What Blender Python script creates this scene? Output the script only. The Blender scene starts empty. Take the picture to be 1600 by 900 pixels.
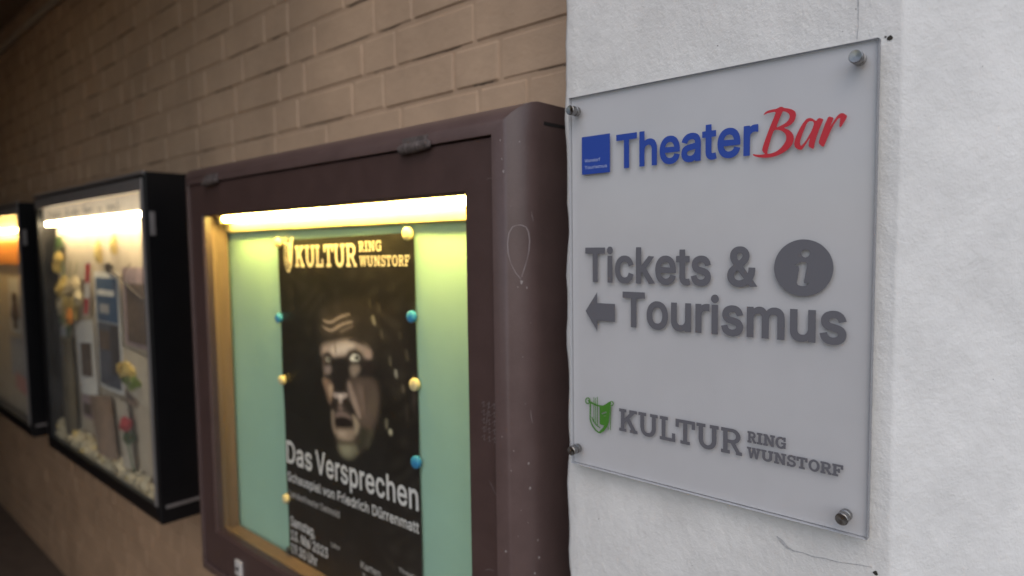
import bpy, math, random
from mathutils import Vector, Matrix
from mathutils.geometry import tessellate_polygon

# ------------------------------------------------------------ camera, light
S = bpy.context.scene
COL = S.collection
Z0 = 1.42                                    # height of the sign's lower edge above the pavement
cam_d = bpy.data.cameras.new('camera')
cam = bpy.data.objects.new('camera', cam_d)
COL.objects.link(cam)
right = Vector((0.746004604506648, 0.6658201296042722, -0.012676161431204308))
fwd = Vector((-0.6650472954467714, 0.7438830035558884, -0.06595583249118193))
up = Vector((-0.034485139898432854, 0.05763360160896, 0.997742022314268))
cpos = Vector((0.5385921531593633, -0.7217488623386418, 0.3046129114121941 + Z0))
cam.matrix_world = Matrix(((right.x, up.x, -fwd.x, cpos.x), (right.y, up.y, -fwd.y, cpos.y),
                           (right.z, up.z, -fwd.z, cpos.z), (0, 0, 0, 1)))
cam_d.sensor_width = 36.0
cam_d.lens = 36.0 * 1024.95 / 1600.0
cam_d.clip_start = 0.02
cam_d.clip_end = 2000
cam_d.dof.use_dof = True
cam_d.dof.focus_distance = (Vector((0.22, 0, 0.25 + Z0)) - cpos).dot(fwd)
cam_d.dof.aperture_fstop = 2.7
S.camera = cam

SUN_EL, SUN_AZ = math.radians(48), math.radians(38)     # direction of the sun: azimuth from -Y towards +X
w = bpy.data.worlds.new('World')
S.world = w
w.use_nodes = True
nt = w.node_tree
bg = nt.nodes['Background']
sky = nt.nodes.new('ShaderNodeTexSky')
sky.sky_type = 'NISHITA'
sky.sun_disc = False
sky.sun_elevation = SUN_EL
sky.sun_rotation = math.pi - SUN_AZ
sky.air_density = 1.0
sky.dust_density = 1.7
sky.ozone_density = 0.6
nt.links.new(sky.outputs[0], bg.inputs[0])
bg.inputs[1].default_value = 0.14
sd = bpy.data.lights.new('sun', 'SUN')
sd.energy = 0.7
sd.angle = math.radians(85)
sd.color = (1.0, 0.985, 0.96)
sun = bpy.data.objects.new('sun', sd)
COL.objects.link(sun)
to_sun = Vector((math.sin(SUN_AZ) * math.cos(SUN_EL), -math.cos(SUN_AZ) * math.cos(SUN_EL), math.sin(SUN_EL)))
sun.rotation_euler = to_sun.to_track_quat('Z', 'Y').to_euler()
sun.location = (6, -6, 8)

S.render.engine = 'CYCLES'
S.view_settings.view_transform = 'Standard'
S.view_settings.look = 'None'
S.view_settings.gamma = 1.0
S.view_settings.exposure = 0.26
S.view_settings.use_curve_mapping = False
S.cycles.use_denoising = True
S.cycles.max_bounces = 10
S.cycles.transparent_max_bounces = 16
S.cycles.sample_clamp_indirect = 6.0

# ------------------------------------------------------------ lettering data
GL = {"sign":{"&":[454,[[153,-24,121,-16,93,-3,66,16,47,36,31,60,19,88,14,120,14,152,22,184,37,213,60,240,102,276,104,280,72,328,63,348,57,372,55,396,56,420,61,444,70,464,81,481,95,496,109,508,133,521,173,533,221,533,241,530,265,522,285,512,305,496,321,478,332,460,340,440,344,420,344,396,342,376,336,356,326,336,313,318,297,300,249,260,317,174,321,173,327,200,329,245,429,244,428,200,422,156,410,120,391,84,391,80,462,-12,357,-21,353,-20,325,12,289,-9,245,-23,197,-28],[180,68,205,68,225,72,253,84,260,88,260,92,169,202,147,184,128,164,119,144,118,124,124,104,137,87,157,74],[182,344,185,340,189,341,209,356,227,372,238,388,241,400,239,416,233,428,221,436,205,440,185,438,169,428,161,416,158,400,160,384,166,368]]],"T":[455,[[175,-21,172,-17,171,430,11,431,11,527,15,530,435,530,438,527,438,523,438,435,436,431,279,430,278,-17,275,-21]]],"a":[396,[[121,-26,93,-17,64,-2,41,18,25,41,15,66,10,98,12,134,18,158,27,174,40,190,53,202,73,215,101,226,129,233,249,251,255,254,252,278,245,291,233,302,217,308,197,310,165,306,142,294,126,278,113,251,109,249,13,278,30,318,46,342,70,366,101,386,137,398,177,405,217,404,261,395,297,378,321,358,341,329,354,294,358,250,357,-19,353,-21,257,-21,253,-2,225,-18,193,-27,157,-29],[168,66,189,68,205,72,221,79,235,90,250,114,255,138,263,158,261,160,157,143,133,135,120,126,115,118,113,110,113,98,118,86,125,78,137,72]]],"c":[402,[[169,-26,129,-14,97,4,67,31,44,63,26,103,16,143,13,187,17,235,27,275,43,311,65,343,96,371,129,390,165,401,205,405,245,402,273,395,297,385,320,371,339,355,356,335,369,315,379,291,387,263,289,237,280,263,273,277,261,291,245,301,225,307,205,309,185,306,166,299,151,287,137,270,128,251,120,223,117,195,119,163,124,139,132,115,145,95,165,78,185,70,209,67,237,72,252,79,263,87,278,107,289,141,293,142,384,119,389,115,376,75,361,48,340,23,313,1,281,-16,245,-26,209,-29]]],"e":[410,[[169,-25,129,-13,97,4,67,31,44,63,26,103,16,143,13,187,16,231,27,275,43,311,65,343,93,370,125,389,161,401,205,405,237,403,273,394,305,378,335,355,360,323,376,291,387,255,392,211,392,151,389,148,121,148,119,147,122,135,130,115,143,95,161,80,181,71,205,67,237,70,261,80,279,99,293,130,388,107,391,103,379,67,362,39,340,15,313,-4,281,-18,245,-27,209,-29],[272,231,287,231,279,259,268,279,258,291,245,300,229,306,213,309,181,306,156,295,143,283,134,271,118,239]]],"h":[416,[[36,-21,32,-17,32,527,36,530,132,530,135,527,136,377,168,394,196,402,228,405,268,401,296,392,324,375,344,355,363,323,373,291,378,255,378,-17,376,-21,276,-21,275,235,273,259,265,279,252,295,232,305,208,308,180,303,160,291,146,275,137,251,135,227,135,-17,132,-21]]],"i":[173,[[32,-21,32,399,132,400,135,395,135,-17,132,-21],[72,423,50,431,32,447,25,459,21,471,21,495,25,507,32,519,48,534,72,544,96,544,118,535,136,518,146,495,146,471,138,451,120,433,96,423]]],"k":[387,[[36,-21,32,-17,32,527,36,530,132,530,135,527,135,523,136,257,276,400,376,390,382,387,227,215,396,-9,396,-12,284,-21,148,150,134,139,135,-17,132,-21]]],"m":[616,[[36,-21,32,-17,32,399,132,400,133,383,136,378,156,391,184,402,212,407,244,405,264,400,284,390,303,375,320,355,346,379,380,397,412,405,452,406,480,401,508,390,530,375,548,355,559,339,568,319,575,291,578,267,578,-17,576,-21,476,-21,473,271,468,287,456,299,440,306,420,309,398,307,380,298,365,283,358,263,356,-21,256,-21,253,-17,252,271,246,287,235,299,220,307,200,309,180,307,160,296,144,279,137,259,135,235,135,-17,132,-21]]],"o":[421,[[169,-26,129,-14,94,7,65,33,42,67,26,103,16,143,13,203,19,247,31,287,50,323,77,355,105,377,137,393,169,402,209,405,249,401,285,390,321,370,349,344,373,311,389,275,399,231,402,175,397,131,385,91,366,55,341,24,317,4,285,-14,249,-25,209,-29],[181,71,201,68,221,68,237,72,253,79,266,91,279,107,288,127,294,147,298,171,298,203,293,231,286,255,275,275,261,290,245,301,229,307,209,309,189,307,173,303,160,295,147,283,136,267,128,251,121,227,118,199,118,171,122,147,129,123,137,106,149,91,165,78]]],"r":[265,[[36,-21,32,-17,32,399,132,400,133,383,136,381,160,395,188,403,216,406,264,404,264,297,216,305,196,304,180,301,164,293,152,283,143,271,138,259,135,235,135,-17,132,-21]]],"s":[371,[[138,-25,114,-20,89,-9,66,5,50,19,35,39,23,63,11,107,12,111,106,131,110,127,120,95,130,82,141,75,154,70,182,66,210,70,231,79,240,87,245,95,246,111,238,121,226,129,118,157,86,171,64,187,43,211,31,239,26,271,29,303,38,327,54,351,74,371,101,387,134,399,166,405,198,405,234,401,254,395,278,384,310,359,322,343,334,323,351,275,254,254,243,283,226,302,206,310,182,311,158,307,138,296,130,283,132,267,142,256,158,249,246,227,270,218,294,207,314,193,334,170,348,139,352,107,349,79,339,51,323,27,302,7,278,-8,246,-21,214,-27,174,-29]]],"t":[234,[[133,-22,105,-13,77,6,61,26,49,55,44,91,44,303,41,306,-15,307,-15,399,41,400,44,403,44,487,45,492,145,492,147,403,149,400,224,399,224,307,149,306,147,303,147,95,150,79,157,72,173,71,217,77,237,-9,236,-13,197,-23,165,-25]]],"u":[416,[[148,-23,112,-11,80,10,56,40,39,78,34,102,32,130,32,398,36,400,132,400,135,398,135,146,137,122,146,98,160,83,179,74,200,71,228,75,247,86,262,102,272,126,275,154,276,399,376,400,378,394,378,-18,376,-21,280,-21,277,-18,276,4,248,-12,216,-23,184,-26]]]," ":[188,[]]},"post":{",":[202,[[25,-133,23,-133,22,-129,55,83,61,85,153,84,155,83,96,-129,93,-133]]],"-":[467,[[100,174,100,258,348,258,351,254,351,178,348,174]]],".":[202,[[75,-15,55,-2,40,18,36,42,39,62,51,82,71,96,95,101,115,97,135,85,150,66,155,42,152,22,139,1,119,-13,95,-18]]],"0":[467,[[190,-17,154,-6,119,15,91,43,66,83,50,127,39,179,34,251,37,311,46,367,57,403,76,443,102,477,133,503,166,519,198,527,242,529,282,522,322,502,354,475,369,455,384,431,403,383,414,331,419,271,416,195,407,139,392,95,371,55,344,23,310,-1,270,-16,226,-21],[202,67,226,64,250,67,270,76,288,91,302,111,314,139,323,171,328,211,330,255,328,299,322,339,310,379,296,407,278,427,258,440,234,445,214,445,194,439,178,429,160,411,148,391,137,363,130,335,125,299,123,255,125,211,131,171,139,139,152,111,166,91,182,77]]],"1":[467,[[62,-14,62,66,66,69,194,69,198,70,198,74,198,418,194,421,78,341,77,346,73,434,194,523,289,522,289,70,290,68,402,69,405,66,405,-10,402,-14]]],"2":[467,[[54,-14,50,-10,51,54,270,290,297,330,303,346,306,366,306,382,302,399,294,414,283,426,270,435,254,441,234,445,214,445,198,443,182,437,170,429,158,417,150,404,145,390,140,350,138,348,54,348,51,354,54,394,60,418,68,438,86,466,109,490,138,509,166,521,202,528,238,529,270,525,302,514,330,498,349,482,367,462,382,436,390,414,395,382,394,358,390,330,373,290,341,242,288,182,185,74,190,71,402,71,402,-14]]],"3":[467,[[176,-17,148,-11,116,2,89,19,67,39,52,59,38,87,32,111,29,143,32,146,120,145,128,111,140,93,164,75,192,66,224,64,256,69,280,79,300,97,308,110,313,123,315,155,307,183,300,195,288,208,268,221,240,230,212,233,144,234,143,235,143,303,144,306,258,435,252,438,56,438,56,522,384,522,386,519,386,455,247,307,252,304,292,297,325,283,356,261,382,231,398,199,406,167,406,123,397,87,383,59,364,35,340,15,313,-1,280,-13,244,-20,208,-21]]],"5":[467,[[181,-17,153,-9,125,3,101,20,81,39,65,63,54,87,48,111,45,143,133,144,143,107,153,93,165,82,181,72,197,67,217,64,237,65,257,70,273,79,288,91,297,103,306,119,312,139,314,163,312,183,303,211,286,235,265,252,241,260,213,263,181,258,153,247,133,231,57,240,53,242,83,519,85,522,89,523,377,523,380,519,380,439,169,438,163,435,151,331,153,329,193,344,237,347,281,340,321,323,355,295,381,259,398,219,405,171,402,127,392,91,373,55,344,23,308,-1,273,-14,225,-21]]],"6":[467,[[189,-18,153,-7,122,11,93,37,73,67,59,99,51,135,50,175,57,215,71,255,99,307,245,523,333,519,338,515,212,327,257,327,301,317,337,297,365,271,387,235,400,195,403,147,397,107,385,75,368,47,345,23,317,3,289,-10,261,-18,225,-21],[215,63,233,63,249,65,265,71,281,82,301,107,308,123,313,143,313,163,311,183,306,199,297,215,285,228,269,241,253,247,237,251,217,251,201,248,185,242,169,231,158,219,149,206,144,191,140,171,139,151,142,131,147,115,156,99,165,87,181,74,197,67]]],"9":[467,[[121,-10,117,-10,114,-6,238,178,238,182,193,182,149,193,113,213,84,242,71,262,61,282,52,318,50,366,58,410,72,442,91,470,117,494,145,512,177,524,213,529,249,528,285,520,317,506,345,486,367,462,386,430,397,398,403,358,402,326,393,286,376,242,346,190,209,-12,205,-14],[216,258,249,260,265,266,281,276,293,288,302,302,309,318,313,338,313,358,310,378,305,394,296,410,285,423,269,435,253,442,237,446,217,446,201,443,185,436,173,428,161,417,151,402,144,386,140,366,139,346,142,326,147,310,156,294,165,282,181,269,197,262]]],":":[202,[[75,-15,55,-2,40,18,36,42,39,62,51,82,71,96,95,101,115,97,135,85,150,66,155,42,152,22,139,1,119,-13,95,-18],[87,257,64,266,47,282,37,302,36,326,46,350,62,366,83,375,107,375,127,367,145,350,154,330,154,306,147,286,131,269,111,259]]],"B":[470,[[50,-14,46,-10,46,522,266,522,306,514,342,499,366,482,387,458,402,430,410,402,411,358,403,322,386,294,355,266,378,252,398,234,415,210,425,186,431,154,431,118,424,86,413,62,394,36,370,16,338,0,306,-9,258,-14],[139,74,142,71,258,71,282,74,308,82,326,96,339,118,341,142,334,170,324,186,311,198,294,208,278,213,254,217,142,217,139,214,139,210],[139,302,142,299,246,300,270,304,290,313,310,332,320,354,321,382,313,406,303,418,294,425,270,435,242,438,142,438,139,434]]],"D":[516,[[50,-14,46,-10,46,522,226,523,262,521,315,510,346,498,373,482,410,450,438,412,459,366,471,314,476,254,474,214,469,182,454,130,430,86,406,56,370,26,330,5,294,-6,238,-14],[139,74,142,71,230,71,258,75,290,83,313,94,334,110,350,128,366,154,378,190,384,230,384,282,378,322,367,354,350,382,330,403,302,422,270,433,238,437,142,438,139,434]]],"F":[424,[[50,-14,46,-10,46,522,382,523,382,438,142,438,139,434,139,294,142,292,358,292,360,290,360,210,354,207,139,206,138,-14]]],"K":[481,[[50,-14,46,-10,46,522,139,522,138,294,139,290,142,287,183,334,357,522,462,515,260,286,464,-6,462,-9,366,-14,194,226,193,222,139,170,138,-14]]],"L":[407,[[50,-14,46,-10,46,522,138,523,139,74,142,71,374,71,375,-10,374,-14]]],"M":[642,[[50,-14,46,-10,46,522,158,523,162,520,291,190,314,122,466,521,581,522,582,-10,578,-14,494,-14,490,-10,490,344,488,334,486,332,350,-14,278,-14,275,-10,138,338,136,330,136,-10,134,-14]]],"S":[461,[[175,-19,143,-11,111,2,83,20,64,37,47,61,33,89,27,113,23,149,115,151,126,109,135,96,147,85,163,75,183,68,203,64,231,63,255,66,275,71,295,80,311,92,322,105,329,121,331,141,329,157,323,168,315,176,291,191,259,204,147,237,111,254,83,273,59,300,43,333,38,373,41,405,52,437,71,465,95,488,123,506,155,519,191,527,239,529,275,525,303,518,332,505,359,488,379,469,395,447,407,421,413,397,416,365,327,364,321,389,315,404,307,415,295,425,279,434,263,440,243,444,219,444,199,442,179,437,162,429,147,418,137,405,131,389,129,373,132,357,136,349,147,338,171,323,203,311,279,290,315,277,347,262,377,241,401,213,417,181,422,145,420,109,410,77,391,46,367,21,339,3,307,-11,267,-20,223,-23]]],"T":[463,[[182,-14,179,-10,178,437,18,438,18,522,430,523,430,438,274,438,271,434,271,-10,270,-14]]],"U":[531,[[214,-19,186,-13,158,-2,136,10,114,25,96,42,80,62,66,85,56,110,50,134,46,170,46,522,138,522,138,178,142,146,157,114,170,98,182,88,214,72,234,67,258,66,278,67,302,71,334,87,348,98,361,114,375,146,379,178,380,522,470,523,471,162,465,122,452,86,438,62,413,34,390,15,358,-3,330,-13,290,-21,258,-22]]],"V":[494,[[196,-14,193,-10,-3,522,92,523,96,518,209,202,240,104,384,522,480,523,481,518,288,-12,284,-14]]],"W":[700,[[146,-14,143,-10,-1,522,90,523,94,519,194,133,297,522,391,522,490,140,494,137,593,522,687,522,542,-10,538,-14,446,-14,444,-10,342,361,242,-11,238,-14]]],"a":[403,[[124,-19,96,-11,68,4,48,21,31,45,21,69,17,97,18,133,26,157,36,176,52,193,68,204,92,215,140,228,240,242,256,246,261,249,261,253,258,281,249,297,236,308,220,314,196,317,164,313,140,302,120,282,108,258,25,281,23,285,40,321,56,344,81,365,108,381,144,393,184,398,220,397,256,389,292,373,316,353,335,325,347,293,351,253,351,-11,348,-14,344,-14,264,-14,263,-11,263,9,260,13,232,-6,200,-18,160,-23],[148,61,176,60,200,63,220,71,236,82,248,96,257,113,267,165,264,169,152,149,132,143,116,132,111,125,106,113,106,97,110,85,124,70]]],"b":[438,[[195,-19,175,-13,155,-2,139,10,127,24,126,-10,123,-14,43,-14,39,-10,39,522,128,522,128,366,131,359,147,373,163,384,195,395,219,398,243,398,267,395,287,389,323,371,355,342,377,310,393,270,401,234,404,206,401,146,396,118,387,90,376,66,364,46,347,26,331,11,311,-2,291,-11,267,-18,243,-22,219,-22],[206,62,227,61,247,64,263,71,277,82,290,98,299,114,308,138,312,162,314,190,312,222,305,250,297,270,286,286,271,301,255,310,235,315,215,316,195,313,179,306,163,295,151,281,140,262,133,242,128,218,127,190,129,158,134,134,143,110,156,90,171,76,187,67]]],"c":[410,[[168,-19,132,-7,100,11,71,38,48,70,32,106,23,146,20,202,26,246,38,286,55,318,74,342,101,366,132,384,168,395,208,398,244,395,268,389,292,380,312,368,332,352,348,334,361,314,378,270,375,266,296,246,292,249,285,270,275,286,260,300,244,309,224,315,200,316,176,311,160,304,144,290,129,270,119,246,113,222,110,194,112,162,117,138,125,114,140,90,160,72,184,63,208,60,240,66,264,79,281,98,296,133,376,114,380,110,367,74,352,47,329,22,304,3,272,-12,240,-20,208,-22]]],"d":[438,[[160,-19,124,-7,104,4,86,18,60,47,37,90,25,134,20,190,25,246,37,286,55,322,68,340,84,357,113,378,148,392,172,397,196,398,236,394,252,389,272,378,287,366,296,356,298,522,384,523,386,518,386,-10,384,-14,380,-14,300,-14,298,18,296,20,270,-2,240,-16,204,-22],[190,62,212,61,232,65,248,72,264,84,277,102,287,122,294,146,297,170,298,198,295,226,289,250,279,274,267,290,252,303,232,312,212,316,196,315,176,312,160,305,144,292,132,277,122,258,115,234,111,210,110,182,113,154,119,130,128,107,140,90,156,75,172,66]]],"e":[418,[[172,-19,132,-7,100,11,72,36,50,66,33,102,24,142,20,186,23,230,32,270,48,306,70,338,96,363,128,382,156,392,192,398,232,397,268,388,300,373,330,350,353,322,371,286,380,254,384,218,385,158,380,155,112,155,111,154,115,134,122,114,136,92,156,75,176,65,204,60,236,62,264,73,282,90,296,120,300,121,379,102,382,98,370,66,356,42,332,18,309,2,280,-11,244,-20,212,-22],[204,230,288,227,292,227,294,230,285,262,268,290,244,308,228,314,212,316,192,315,176,312,160,305,148,297,136,286,125,270,111,234]]],"f":[268,[[68,-14,67,-10,67,310,64,313,60,313,-8,314,-8,390,-4,393,66,394,67,442,74,474,90,502,116,525,144,537,172,543,208,543,240,537,258,530,259,526,236,450,208,459,180,459,164,450,160,442,156,430,154,394,156,392,240,393,242,390,242,318,240,313,160,313,156,310,156,-10,152,-14]]],"g":[439,[[160,-161,120,-149,84,-130,54,-101,32,-65,104,-23,136,-61,164,-77,184,-82,208,-83,228,-82,252,-76,278,-61,291,-41,297,-17,297,27,296,31,273,11,244,-3,216,-8,184,-9,148,-3,124,5,96,21,76,37,56,61,43,83,32,109,23,147,20,179,21,219,26,251,37,287,56,323,84,356,116,379,148,392,184,398,208,398,232,395,264,383,282,371,296,358,299,363,300,393,384,393,386,387,386,-9,383,-45,376,-71,363,-97,346,-117,324,-134,296,-149,264,-159,232,-163,196,-164],[182,75,204,73,224,75,240,79,257,87,270,99,282,115,290,135,295,155,298,183,298,211,292,243,284,265,272,285,256,300,240,310,220,315,184,314,165,307,152,299,140,287,128,271,119,251,113,227,110,199,111,171,115,147,124,123,136,103,148,91,164,81]]],"h":[424,[[43,-14,39,-10,39,522,127,523,128,366,131,362,155,380,187,393,219,398,259,396,291,386,319,370,342,346,357,318,367,286,371,254,371,-14,283,-14,282,234,279,262,271,284,255,302,235,312,211,315,183,311,159,299,140,278,131,254,128,226,127,-14]]],"i":[181,[[39,-14,39,390,43,393,123,393,128,390,127,-14],[75,429,52,438,36,454,28,474,28,494,37,514,51,528,71,536,95,537,115,529,131,514,139,494,140,474,132,454,115,438,95,430]]],"l":[203,[[107,-13,79,-2,63,12,47,36,40,64,39,520,43,523,123,523,128,520,128,84,131,72,135,68,155,66,179,71,181,68,196,-4,194,-8,155,-16,127,-16]]],"m":[624,[[43,-14,39,-10,39,-6,39,390,43,393,123,393,126,390,127,360,151,380,179,394,211,400,243,398,271,389,289,378,305,362,319,342,343,368,375,387,411,398,451,399,479,394,503,385,525,370,543,350,561,318,567,298,570,274,571,-14,483,-14,481,270,474,290,463,303,443,313,419,316,395,313,375,303,359,286,351,266,349,246,349,-10,347,-14,263,-14,260,-10,259,274,252,290,239,305,219,314,199,316,175,312,155,301,139,283,130,262,128,238,127,-14]]],"n":[424,[[43,-14,39,-10,39,390,43,393,123,393,126,390,127,359,145,374,166,386,191,394,215,398,239,398,267,394,291,386,311,375,331,358,349,334,360,310,368,278,371,238,371,-14,283,-14,282,234,279,262,271,284,255,302,235,312,211,315,183,311,159,299,140,278,131,254,128,226,127,-14]]],"o":[429,[[168,-19,132,-7,100,11,71,38,48,70,32,106,23,146,20,202,26,246,38,286,56,319,80,349,108,371,132,384,168,395,208,398,248,395,284,383,316,365,344,339,367,306,383,270,392,230,395,174,389,130,377,90,360,58,336,29,308,6,276,-10,244,-19,208,-22],[190,62,208,60,232,63,252,71,267,82,280,96,290,114,299,138,304,162,305,186,304,214,298,242,288,266,276,285,260,300,244,309,224,315,200,316,180,312,164,306,148,294,134,278,125,262,117,238,112,214,110,186,112,162,118,134,127,110,137,94,153,78,168,68]]],"p":[438,[[43,-157,39,-157,39,391,43,393,123,393,126,391,127,354,139,367,159,381,179,391,199,396,227,398,255,397,279,392,301,383,331,365,357,339,382,299,395,263,403,219,403,159,396,115,383,79,363,44,335,15,303,-6,267,-18,227,-22,187,-17,155,-2,131,18,128,11,127,-157],[198,63,219,61,239,62,255,67,271,76,286,91,296,107,306,131,312,155,314,187,313,215,308,239,300,263,288,283,272,299,255,310,235,315,215,316,195,313,179,306,163,295,151,281,140,263,129,223,127,191,128,163,133,135,140,115,151,97,163,82,179,71]]],"r":[273,[[43,-14,39,-10,39,390,43,393,123,393,126,390,127,364,151,382,179,394,207,399,255,397,257,394,256,306,207,312,175,306,159,298,149,290,139,277,131,262,128,238,127,-14]]],"s":[379,[[139,-18,115,-12,91,-2,71,10,55,25,41,42,29,66,19,102,23,106,103,123,115,91,129,74,155,62,187,60,215,64,239,76,247,83,253,94,254,106,252,114,243,127,227,136,119,164,91,177,71,191,50,214,37,242,33,274,36,302,45,326,59,346,79,365,107,382,135,392,167,398,207,398,235,393,258,386,275,378,305,354,317,338,329,318,341,282,339,279,259,262,247,290,231,307,211,316,179,318,155,313,134,302,124,286,124,266,133,254,151,244,259,215,291,201,311,186,329,166,341,138,345,106,342,78,333,54,316,30,299,13,271,-4,239,-15,207,-21,171,-22]]],"t":[241,[[132,-14,108,-6,84,10,67,30,55,58,51,94,51,310,48,313,-8,314,-8,390,-4,393,50,394,51,482,52,485,136,485,140,482,139,394,140,392,212,393,216,393,218,390,217,314,144,313,140,310,140,94,144,74,152,67,172,64,212,69,229,-6,212,-13,188,-17,156,-18]]],"u":[424,[[147,-15,111,-3,83,17,61,45,46,81,39,129,39,393,127,393,128,145,131,117,141,93,156,77,175,68,203,64,231,69,252,81,270,101,279,125,282,153,282,393,371,393,371,-12,367,-14,287,-14,284,-11,283,20,255,-1,223,-14,183,-19]]],"v":[403,[[153,-14,-2,390,1,393,5,393,89,393,93,393,95,390,193,116,197,118,294,390,297,393,389,393,391,390,237,-11,233,-14]]],"w":[581,[[128,-14,5,390,8,393,96,393,99,390,168,139,172,137,240,390,244,393,324,393,328,391,396,137,400,140,468,390,472,393,560,393,562,390,440,-14,360,-14,357,-10,284,250,210,-10,208,-14]]],"ü":[424,[[147,-15,111,-3,83,17,61,45,46,81,39,129,39,393,127,393,128,145,131,117,141,93,156,77,175,68,203,64,231,69,252,81,270,101,279,125,282,153,282,393,371,393,371,-12,367,-14,287,-14,284,-11,283,20,255,-1,223,-14,183,-19],[135,429,115,432,95,445,83,461,79,481,83,504,94,521,111,533,131,537,151,535,171,522,183,505,187,485,184,465,172,445,155,433],[259,432,239,444,227,461,222,481,225,501,238,521,255,533,275,537,295,535,315,522,327,505,331,485,328,465,315,445,299,433,279,429]]]," ":[188,[]]}}
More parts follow.
